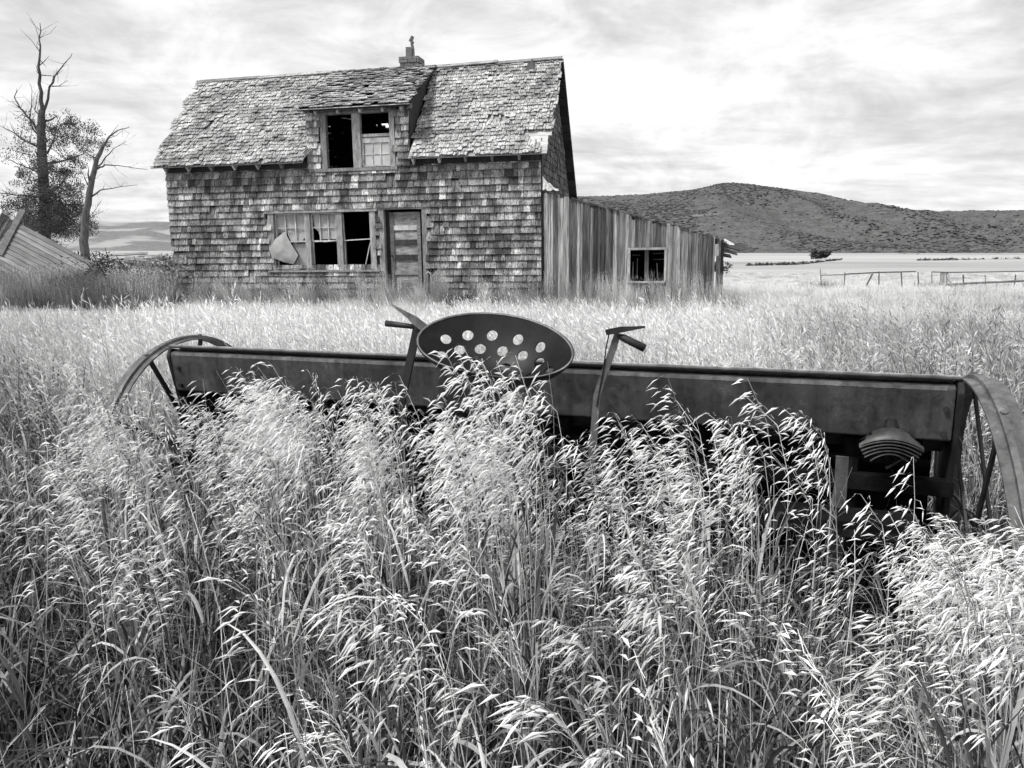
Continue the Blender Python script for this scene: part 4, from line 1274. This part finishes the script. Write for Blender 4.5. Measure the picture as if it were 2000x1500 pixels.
# ------------------------------------------------------------------ rail fence across the field
FY = 34.0
fb = at(1800, 560, FY); fb.z = gz(fb.x, fb.y)
fence = empty('rail_fence', Matrix.Translation(fb))
tag(fence, 'broken old post and rail fence crossing the field at right', 'fence')
FPt = lambda x_, y_, dy=0.0: at(x_, y_, FY + dy) - fb
for x0, y0, x1, y1, r_, mt in [(1602, 525, 1606, 590, 0.025, FENCEW), (1650, 532, 1649, 590, 0.032, FENCEW), (1717, 530, 1717, 590, 0.025, FENCEW), (1760, 532, 1762, 592, 0.028, FENCEW), (1793, 531, 1794, 592, 0.03, RAILW), (1820, 531, 1820, 592, 0.02, RAILW),
                               (1841, 532, 1839, 594, 0.10, FENCEW), (1849, 532, 1847, 594, 0.04, SASH), (1881, 537, 1884, 594, 0.03, FENCEW), (1924, 537, 1924, 594, 0.018, RAILW), (1984, 536, 1977, 596, 0.025, FENCEW), (2050, 530, 2050, 596, 0.032, FENCEW)]:
    a, b = FPt(x1, y1), FPt(x0, y0)
    a.z = gz(a.x + fb.x, a.y + fb.y) - fb.z - 0.2
    MB().tube([a, a.lerp(b, 0.5) + Vector((rg.uniform(-0.02, 0.02), 0, 0)), b], [r_ * 1.1, r_, r_ * 0.9], 7).build('post', mt, fence)
MB().bar(FPt(1704, 535), FPt(1690, 562), 0.06, 0.05).build('brace', FENCEW, fence)
MB().bar(FPt(1849, 534), FPt(1866, 575, -1.0), 0.10, 0.07).build('brace', FENCEW, fence)
for pts_, r_, mt in [([(1602, 538), (1652, 536)], 0.02, RAILW), ([(1650, 535.5), (1717, 532), (1789, 530.5)], 0.028, FENCEW), ([(1820, 531), (1852, 532), (1930, 531), (2080, 528)], 0.025, FENCEW), ([(1850, 556), (1900, 553), (2080, 545)], 0.05, RAILW), ([(1850, 543), (1900, 543)], 0.012, FENCEW)]:
    MB().tube([FPt(x_, y_, -0.08) for x_, y_ in pts_], r_, 6).build('rail', mt, fence)

# far ditch and fence lines on the stubble
for pts_, w_, nm_, lab, Yd in [([(1460, 519), (1560, 517), (1640, 508)], 0.6, 'dry_ditch', None, 0), ([(1800, 509), (1870, 508), (2100, 503)], 0.9, 'dry_ditch', None, 0), ([(1470, 494), (1540, 492), (1700, 492), (1800, 497)], 1.5, 'dry_ditch', None, 0)]:
    g_ = MB()
    rws_ = []
    for x_, y_ in pts_:
        d = FWD + RGT * ((x_ - 1000) / FPX) + UPV * ((750 - y_) / FPX)
        t_ = (-0.5 - 1.5) / d.z
        p = EYE + d * t_
        rws_.append(p)
    for i in range(len(rws_) - 1):
        for k in range(14):
            p = rws_[i].lerp(rws_[i + 1], (k + random.random()) / 14)
            leaf_cloud(g_, (p.x, p.y, gz(p.x, p.y) + 0.1), w_ * random.uniform(0.5, 1.2), 10, 0.35, rg, 0.25)
    o_ = g_.build('ditch_weeds', DARKLEAVES)
    tag(o_, 'line of dark weeds along a ditch in the stubble field', None, None, 'stuff')


# ------------------------------------------------------------------ grass
def blade_strip(mb, p0, az, el, length, width, droop, mi, rg, seg=6, twist=0.0):
    """an arching grass blade with a crease"""
    d = Vector((math.cos(az) * math.cos(el), math.sin(az) * math.cos(el), math.sin(el)))
    p = Vector(p0)
    sd_ = Vector((-math.sin(az), math.cos(az), 0))
    rows = []
    for i in range(seg + 1):
        t = i / seg
        w = width * (0.55 + 0.45 * min(1, t * 5)) * (1 - t ** 2.2) + 0.0004
        s_ = (sd_ * math.cos(twist * t) + d.cross(sd_) * math.sin(twist * t))
        rows.append([p - s_ * w / 2, p + d.cross(s_) * w * 0.12, p + s_ * w / 2])
        p = p + d * (length / seg)
        d = (d + Vector((0, 0, -1)) * (droop * (0.4 + t) / seg) + Vector((rg.gauss(0, 0.04), rg.gauss(0, 0.04), 0))).normalized()
    mb.sheet(rows, mi)


def spikelet(mb, p, d, ln, w, mi, rg):
    d = d.normalized()
    a = d.orthogonal().normalized()
    a = Matrix.Rotation(rg.uniform(0, 6.28), 3, d) @ a
    b = d.cross(a)
    m = p + d * ln * 0.42
    vs = [p, m + a * w / 2, m + b * w / 3, m - a * w / 2, m - b * w / 3, p + d * ln + Vector((0, 0, -0.22 * ln))]
    mb.add(vs, [(0, 1, 2), (0, 2, 3), (0, 3, 4), (0, 4, 1), (5, 2, 1), (5, 3, 2), (5, 4, 3), (5, 1, 4)], mi)


def brome(k, heads=True, H=1.0, lod=0):
    rg = random.Random(300 + k)
    mb = MB()
    lean = rg.uniform(0.0, 0.10); nod = rg.uniform(0.08, 0.28)
    az0 = rg.gauss(math.pi, 0.5)                       # most heads nod to one side, the way the wind bent them
    dx, dy = math.cos(az0), math.sin(az0)
    def path(s):
        q = max(0.0, s - 0.72) / 0.28
        off = lean * s * s + nod * 0.45 * q * q
        return Vector((dx * off, dy * off, H * (s - 0.16 * nod * 2 * q * q * q)))
    ns = 8 if lod == 0 else 5
    mb.tube([path(i / ns) for i in range(ns + 1)], [0.0018 - 0.0011 * i / ns for i in range(ns + 1)], 3, 1, False)
    if heads:
        nodes = rg.choice([9, 10, 11])
        spread = rg.uniform(0.7, 1.3)
        for i in range(nodes):
            s = 0.76 + 0.24 * i / (nodes - 1)
            p = path(s)
            nbr = rg.choice([2, 2, 3, 3]) if i < nodes - 2 else 1
            for b in range(nbr):
                az = az0 + rg.gauss(0, 0.5)
                ln = (0.075 * (1 - i / nodes) + 0.014) * rg.uniform(0.5, 1.3) * spread
                up = rg.uniform(0.1, 0.8)
                d = Vector((math.cos(az), math.sin(az), up)).normalized()
                m = p + d * ln * 0.6
                e = m + (d + Vector((0, 0, -0.9))).normalized() * ln * 0.5
                wd = Vector((-d.y, d.x, 0)) * 0.0006
                mb.add([p - wd, p + wd, m + wd, m - wd, e], [(0, 1, 2, 3), (3, 2, 4)], 1)
                dd = (d * 0.9 + Vector((dx * 0.65, dy * 0.65, -0.62 + rg.gauss(0, 0.28)))).normalized()
                spikelet(mb, e, dd, rg.uniform(0.026, 0.042), rg.uniform(0.0038, 0.0062), 0, rg)
                if rg.random() < 0.3: spikelet(mb, m, (dd + Vector((rg.gauss(0, 0.3), rg.gauss(0, 0.3), rg.gauss(0, 0.3)))), rg.uniform(0.022, 0.034), 0.0045, 0, rg)
    nl = rg.choice([3, 4, 5]) if lod == 0 else 2
    for j in range(nl):
        s = rg.uniform(0.12, 0.66)
        blade_strip(mb, path(s), rg.uniform(0, 6.28), rg.uniform(0.6, 1.3), rg.uniform(0.16, 0.38), rg.uniform(0.005, 0.012), rg.choice([rg.uniform(0.8, 3.0), rg.uniform(2.5, 5.0)]), 2, rg, 7 if lod == 0 else 4, rg.uniform(-1.5, 1.5))
    return mb


def leaf_tuft(k, n=26, mi=0, wl=(0.25, 0.75), spread=0.10, width=(0.006, 0.014)):
    rg = random.Random(600 + k)
    mb = MB()
    for _ in range(n):
        a = rg.uniform(0, 6.28); r_ = spread * math.sqrt(rg.random())
        blade_strip(mb, (math.cos(a) * r_, math.sin(a) * r_, 0), rg.uniform(0, 6.28), rg.uniform(0.9, 1.5), rg.uniform(*wl), rg.uniform(*width), rg.choice([rg.uniform(0.5, 2.0), rg.uniform(1.5, 4.5)]), mi, rg, 7, rg.uniform(-2, 2))
    return mb


def meadow_clump(k, n=34, rad=0.26, H=1.0):
    """a patch of simplified brome: many stems with feathery heads"""
    rg = random.Random(800 + k)
    mb = MB()
    for _ in range(n):
        a = rg.uniform(0, 6.28); r_ = rad * math.sqrt(rg.random())
        b = Vector((math.cos(a) * r_, math.sin(a) * r_, 0))
        h = H * rg.uniform(0.72, 1.08)
        az = rg.gauss(math.pi, 0.7); ln = rg.uniform(0.05, 0.24)
        t = b + Vector((math.cos(az) * ln, math.sin(az) * ln, h))
        m = b.lerp(t, 0.6) + Vector((0, 0, 0.05 * h))
        wd = Vector((-math.sin(az), math.cos(az), 0)) * 0.0022
        mb.add([b - wd, b + wd, m + wd, m - wd, t], [(0, 1, 2, 3), (3, 2, 4)], 1)
        ax = (t - m).normalized()
        for i in range(13):
            s = 0.66 + 0.34 * i / 12
            p = b.lerp(t, s) + Vector((0, 0, 0.05 * h * (1 - s)))
            d = (ax * rg.uniform(0.6, 1.5) + Vector((math.cos(az), math.sin(az), 0)) * rg.uniform(-0.1, 0.9) + Vector((rg.gauss(0, 0.35), rg.gauss(0, 0.35), rg.gauss(-0.1, 0.3)))).normalized()
            l2 = rg.uniform(0.025, 0.065)
            o_ = Vector((rg.gauss(0, 1), rg.gauss(0, 1), rg.gauss(0, 1))).normalized().cross(d) * 0.0036
            q = p + d * l2
            mb.add([p, p.lerp(q, 0.55) + o_, q, p.lerp(q, 0.55) - o_], [(0, 1, 2, 3)], 0)
        for _j in range(2):
            blade_strip(mb, b + Vector((0, 0, h * rg.uniform(0.0, 0.5))), rg.uniform(0, 6.28), rg.uniform(0.9, 1.4), h * rg.uniform(0.25, 0.5), rg.uniform(0.008, 0.014), rg.uniform(0.6, 2.0), 2, rg, 3)
    return mb


BM = [HEAD, STEM, LEAF]
near_src = [brome(k).mesh('brome_stem', BM) for k in range(14)] + [brome(60 + k, False).mesh('bare_stem', BM) for k in range(6)] + [leaf_tuft(k, 22, 0, (0.25, 0.75), 0.10, (0.006, 0.015)).mesh('leaf_tuft', [LEAF]) for k in range(5)] + [leaf_tuft(20 + k, 30, 0, (0.15, 0.5), 0.14, (0.004, 0.009)).mesh('thatch_tuft', [THATCH]) for k in range(3)]
NB, NBS, NLT, NTH = 14, 6, 5, 3
mid_src = [meadow_clump(k).mesh('meadow_clump', [MHEAD, STEM, MLEAF]) for k in range(8)] + [leaf_tuft(40 + k, 34, 0, (0.3, 0.9), 0.2, (0.012, 0.028)).mesh('weed_tuft', [WEEDL]) for k in range(4)]

# line of the drill on the ground and the skyline of the grass that stands before it
def drill_y(x): return 2.6 + (x - 1.519) * math.tan(R(-21))
SKY_X = [0, 230, 300, 345, 390, 440, 480, 520, 600, 660, 720, 780, 830, 880, 930, 990, 1040, 1090, 1140, 1200, 1260, 1310, 1360, 1420, 1480, 1540, 1600, 1680, 1780, 1860, 1910, 2000, 2100]
SKY_Y = [640, 680, 780, 830, 820, 750, 690, 680, 690, 725, 715, 765, 765, 720, 710, 730, 785, 810, 825, 795, 800, 790, 815, 825, 805, 820, 890, 950, 960, 960, 960, 955, 955]


def patch(x, y, f=0.9, s=0.0): return mnoise.fractal((x * f + s, y * f, s), 1.0, 2.0, 3)


P_, R_, S_, I_, T_ = [], [], [], [], []


def put(x, y, h, i, tone, rz=None, tilt=0.08, wide=None):
    P_.append((x, y, gz(x, y) - 0.01))
    R_.append((random.gauss(0, tilt), random.gauss(0, tilt * 0.8), random.gauss(0, 0.5) if rz is None else rz))
    w = h if wide is None else wide
    S_.append((w, w, h)); I_.append(i); T_.append(tone)


def nat_h(y): return 1.22 - 0.16 * smooth(3.5, 8.0, y)


def near_point():
    while True:
        y = NEAR * math.sqrt(random.random())
        if y < 0.42: continue
        x = random.uniform(-1, 1) * (0.82 * y + 1.1)
        return x, y


def under_drill(x, y):
    if not (-1.9 < x < 1.75): return False
    dy = y - drill_y(x)
    return -0.10 < dy < 0.55


def clear_eye(x, y): return x * x + y * y < 0.40 ** 2


def lim_height(x, y, gx=0):
    """how tall a stem before the drill may stand"""
    z0 = gz(x, y)
    h = nat_h(y) * random.uniform(0.80, 1.08) * (1 + 0.07 * patch(x, y, 0.7, 5.0))
    if y < drill_y(x) + 0.0 and -3.0 < x < 2.2:
        px = pix((x, y, z0 + 1.0))[0]
        sk = float(np.interp(px, SKY_X, SKY_Y))
        lim = at(px, sk, y).z - z0
        lim -= abs(random.gauss(0, 0.09)) - (0.05 if random.random() < 0.06 else 0)
        h = min(h, lim)
    return h


NEAR = 6.2
AREA = 0.82 * NEAR ** 2 + 1.1 * 2 * NEAR * 0.9


def green(x, y):
    u_ = x / max(y, 0.5)
    return min(1.0, smooth(-0.30, -0.52, u_ + 0.14 * patch(x, y, 1.1, 17.0)) * smooth(3.6, 2.2, y) + 0.6 * smooth(0.0, 0.35, patch(x, y, 1.4, 27.0)))


def fade(y): return random.random() < 1 - smooth(4.4, NEAR, y)


for _ in range(int(AREA * 74)):
    x, y = near_point()
    if clear_eye(x, y) or not fade(y): continue
    if random.random() > min(1.0, 0.40 + 2.0 * patch(x, y, 1.5) + 0.7 * patch(x, y, 4.0, 3.0)): continue
    g_ = green(x, y)
    if random.random() < 0.62 * g_: continue
    if under_drill(x, y) and random.random() < 0.9: continue
    h = lim_height(x, y) * (1 - 0.42 * random.random() ** 1.6)
    if h < 0.35: continue
    put(x, y, h, random.randrange(NB), random.uniform(0.85, 1.12) * (1 + 0.15 * patch(x, y, 0.8, 9.0)) * (1 - 0.30 * g_), wide=min(1.1, 0.75 + 0.3 * h))
for _ in range(int(AREA * 150)):
    x, y = near_point()
    if clear_eye(x, y) or not fade(y): continue
    if under_drill(x, y) and random.random() < 0.85: continue
    h = lim_height(x, y) * (1 - 0.45 * random.random())
    if h < 0.3: continue
    put(x, y, h, NB + random.randrange(NBS), random.uniform(0.55, 1.05) * (1 - 0.35 * green(x, y)), random.uniform(0, 6.28), 0.10, wide=1.0)
for _ in range(int(AREA * 140)):
    x, y = near_point()
    if clear_eye(x, y) or not fade(y): continue
    if under_drill(x, y) and random.random() < 0.8: continue
    h = min(1.15, lim_height(x, y) * random.uniform(0.6, 1.1))
    if h < 0.25: continue
    put(x, y, h, NB + NBS + random.randrange(NLT), random.uniform(0.4, 1.25) * (1 + 0.4 * patch(x, y, 0.6, 2.0)) * (1 - 0.35 * green(x, y)), random.uniform(0, 6.28))
for _ in range(int(AREA * 30)):
    x, y = near_point()
    put(x, y, random.uniform(0.7, 1.1), NB + NBS + NLT + random.randrange(NTH), random.uniform(0.5, 1.1), random.uniform(0, 6.28))
for _ in range(210):
    px = random.choice([random.gauss(540, 55), random.gauss(715, 45), random.gauss(910, 45), random.gauss(1020, 35), random.gauss(240, 45), random.gauss(235, 40), random.gauss(1180, 70), random.gauss(1300, 70), random.gauss(1430, 80), random.gauss(770, 30), random.gauss(1940, 60)])
    Y = random.uniform(1.7, 3.3)
    x = at(px, 800, Y).x
    if Y > drill_y(x) - 0.25 and x > -1.9: continue
    h = lim_height(x, Y) * random.uniform(0.88, 1.0)
    if h < 0.35: continue
    put(x, Y, h, random.randrange(NB), random.uniform(0.95, 1.12), wide=0.95)
for cx_, sx_, ya, yb, Ya, Yb, n_ in ((540, 42, 684, 810, 2.3, 3.0, 80), (470, 25, 700, 800, 2.5, 3.1, 25), (715, 24, 692, 810, 2.1, 2.7, 34), (895, 24, 655, 820, 1.8, 2.15, 26), (1008, 16, 665, 820, 1.8, 2.1, 16), (960, 14, 690, 820, 1.8, 2.0, 12), (1310, 14, 735, 840, 1.9, 2.2, 8), (1470, 20, 725, 850, 1.9, 2.2, 8), (400, 25, 745, 830, 2.6, 3.2, 16)):
    for _ in range(int(n_ * 0.6)):                     # upright clumps that rise in front of the box
        p = at(random.gauss(cx_, sx_), ya + (yb - ya) * random.random() ** 0.8, random.uniform(Ya, Yb))
        h = p.z - gz(p.x, p.y)
        put(p.x + 0.09, p.y, h * 1.02, random.randrange(NB), random.uniform(0.95, 1.1), random.gauss(0, 0.35), 0.05, wide=0.95)
for _ in range(230):                                   # round the wheels
    if random.random() < 0.6:
        px, Y, sk = random.uniform(1850, 2090), random.uniform(1.2, 1.9), random.gauss(1005, 35)
    else:
        px = random.uniform(150, 335); Y = random.uniform(2.3, 3.25); sk = float(np.interp(px, [150, 235, 300, 335], [680, 705, 742, 800])) + abs(random.gauss(0, 45))
    p = at(px, sk, Y)
    h = p.z - gz(p.x, p.y)
    if h > 0.35: put(p.x + 0.08, p.y, h, random.choice([random.randrange(NB), NB + random.randrange(NBS), NB + NBS + random.randrange(NLT)]), random.uniform(0.8, 1.1), wide=0.95)
# single tall stalks that stand up before the dark box
for px, py, Y, tn in [(560, 690, 2.55, 1), (470, 690, 2.6, 1), (510, 680, 2.5, 1), (690, 700, 2.4, 1), (720, 690, 2.5, 1), (868, 640, 2.0, 1), (895, 650, 2.05, 1), (940, 690, 1.9, 1), (968, 690, 1.85, 1), (1008, 668, 1.95, 1), (1024, 690, 2.0, 1), (1075, 775, 1.9, 1), (1185, 770, 1.9, 1), (1222, 790, 1.9, 1), (1252, 800, 1.85, 1), (1310, 730, 2.05, 1), (1296, 760, 2.1, 1), (1342, 745, 2.05, 1), (1468, 722, 2.1, 1), (1492, 726, 2.1, 1), (1543, 728, 2.05, 1), (1630, 750, 2.2, 1), (1452, 800, 2.0, 1), (1420, 815, 2.0, 1), (1715, 880, 1.9, 1), (1600, 850, 2.0, 1), (1690, 905, 1.8, 1), (420, 715, 2.9, 1), (375, 770, 2.9, 1), (445, 700, 2.8, 1), (1360, 800, 1.9, 1), (1165, 800, 1.85, 1), (820, 720, 2.2, 1), (842, 735, 2.2, 1), (1560, 790, 2.1, 1)]:
    p = at(px, py, Y)
    h = p.z - gz(p.x, p.y)
    put(p.x + 0.10, p.y, h * 1.03, random.randrange(NB), 1.08, random.gauss(0, 0.3), 0.03, wide=1.0)
scatter('tall_grass', P_, R_, S_, I_, T_, near_src, 'tall ripe brome grass with drooping seed heads round the seed drill')

# meadow behind, shorter towards the house
P_, R_, S_, I_, T_ = [], [], [], [], []
HMi = HM.inverted()
n_try = 0
while len(P_) < 11600 and n_try < 60000:
    n_try += 1
    y = 4.3 + (62 - 4.3) * random.random() ** 1.7
    x = random.uniform(-1, 1) * (0.74 * y + 2.2)
    q = HMi @ Vector((x, y, 0.3))
    if -HW - 0.15 < q.x < 4.2 and q.y > -0.12:
        if q.x < -HW or q.x > 4.0: pass
        else: continue
    if q.x > -HW - 0.1 and q.x < 4.0 and q.y > -0.12: continue
    if y < 6.2 and random.random() > smooth(3.9, 5.8, y) + 0.15: continue
    if y - drill_y(x) < 0.75 and -2.2 < x < 2.0: continue
    grey = smooth(0.30, 0.42, x / y + 0.10 * patch(x, y, 0.6, 21.0)) * smooth(12.0, 7.5, y) + smooth(-0.46, -0.60, x / y + 0.10 * patch(x, y, 0.6, 31.0)) * smooth(11, 7, y)
    if random.random() < 0.6 * grey: continue
    h = (1.12 - 0.80 * smooth(4.6, 14.5, y)) * (1 - 0.22 * grey * random.random())
    if y > 19: h = 0.42
    h *= random.uniform(0.75, 1.15) * (1 + 0.25 * patch(x, y, 0.45, 4.0))
    hc = at(1000, 572 + random.gauss(0, 9) + (0 if y < 20 else -14) + 40 * smooth(0.2, -0.3, patch(x, y, 0.3, 8.0)) * smooth(14, 6, y), y).z - gz(x, y)
    h = max(0.16, min(h, hc / 1.12))
    pt = patch(x, y, 0.35, 11.0)
    tone = min(1.06, 1.03 + 0.16 * pt) * random.uniform(0.92, 1.05) * (1 - 0.8 * min(1.0, grey) * random.random()) * (1 - 0.30 * smooth(0.05, 0.4, patch(x, y, 0.8, 41.0)) * random.random())
    put(x, y, h, random.randrange(8), tone, random.gauss(0, 0.5), 0.13, wide=max(0.7, h) * (1.0 if y < 20 else 1.5))
# darker weeds: foot of the house, left of the frame, clumps along the fence, patches behind the drill
for _ in range(520):
    q = Vector((random.uniform(-HW - 0.6, 0.2), -random.uniform(0.15, 1.5) ** 1.0, 0))
    if random.random() < (0.30 if q.x > -7 else 0.0): continue
    w_ = HM @ q
    put(w_.x, w_.y, random.uniform(0.4, 0.85) * (1.0 if q.y > -0.8 else 0.75), 8 + random.randrange(4), random.uniform(0.6, 1.3), random.uniform(0, 6.28), 0.15)
for _ in range(800):
    y = random.uniform(14, 21); x = at(random.uniform(-30, 335), 560, y).x
    put(x, y, random.uniform(0.55, 1.15) * (1 - 0.4 * smooth(17, 14, y) if y < 17 else 1), 8 + random.randrange(4), random.choice([random.uniform(0.2, 0.6), random.uniform(0.2, 0.6), random.uniform(0.4, 1.0), random.uniform(1.2, 2.6)]), random.uniform(0, 6.28), 0.2)
    if random.random() < 0.28:
        x = at(random.uniform(-30, 335), 560, y).x
        put(x, y, random.uniform(0.5, 1.0), random.randrange(8), random.choice([random.uniform(0.15, 0.4), random.uniform(0.15, 0.4), random.uniform(0.5, 0.9)]), random.gauss(0, 0.5), 0.15)
for _ in range(160):
    p = at(random.choice([random.uniform(1560, 1640), random.uniform(1785, 1880), random.uniform(1840, 2040)]), 565, random.uniform(30, 35))
    put(p.x, p.y, random.uniform(0.5, 0.9), 8 + random.randrange(4), random.uniform(0.8, 1.6), random.uniform(0, 6.28), 0.1)
for _ in range(420):
    cx_, sx_ = random.choice([(1680, 60), (1860, 80), (1930, 70), (1760, 120), (100, 120), (60, 90)])
    y = random.uniform(5.5, 10.5)
    p = at(random.gauss(cx_, sx_), 700, y)
    put(p.x, p.y, random.uniform(0.7, 1.05) * (1.0 - 0.35 * smooth(7, 12, y)), 8 + random.randrange(4), random.uniform(1.0, 2.6), random.uniform(0, 6.28), 0.12)
for _ in range(260):                                   # ragged taller stalks against the foot of the house and shed
    q = HM @ Vector((random.uniform(-HW - 0.5, 4.3), -random.uniform(0.3, 2.6), 0))
    put(q.x, q.y, random.uniform(0.42, 0.95), random.randrange(8), random.choice([random.uniform(0.2, 0.6), random.uniform(0.7, 1.0)]), random.gauss(0, 0.5), 0.2, wide=0.5)
for _ in range(1000):                                   # greyer weedy patches behind the right half of the drill and at the far left
    cx_, sx_ = random.choice([(1660, 70), (1760, 90), (1880, 80), (1960, 60), (90, 90), (60, 60)])
    y = random.uniform(4.4, 9.0)
    p = at(random.gauss(cx_, sx_), 700, y)
    if p.y - drill_y(p.x) < 0.9 and p.x > -2.4: continue
    hh = at(1000, random.uniform(632, 730), p.y).z - gz(p.x, p.y)
    put(p.x, p.y, max(0.4, hh * 1.12), 8 + random.randrange(4), random.choice([random.uniform(0.6, 1.6), random.uniform(1.6, 4.0)]), random.uniform(0, 6.28), 0.15, wide=0.9)
for _ in range(900):                                   # thin darker stalks among the pale plumes
    y = random.uniform(8, 30); x = random.uniform(-1, 1) * 0.72 * y
    q = HM.inverted() @ Vector((x, y, 0.3))
    if -HW - 0.2 < q.x < 4.3 and q.y > -0.15: continue
    hh = at(1000, 566 + random.gauss(0, 12) - (12 if y > 20 else 0), y).z - gz(x, y)
    put(x, y, max(0.25, min(0.9, hh)), 8 + random.randrange(4), random.uniform(0.6, 2.4), random.uniform(0, 6.28), 0.2, wide=0.22)
scatter('meadow_grass', P_, R_, S_, I_, T_, mid_src, 'bleached meadow grass between the seed drill, the house and the fence')
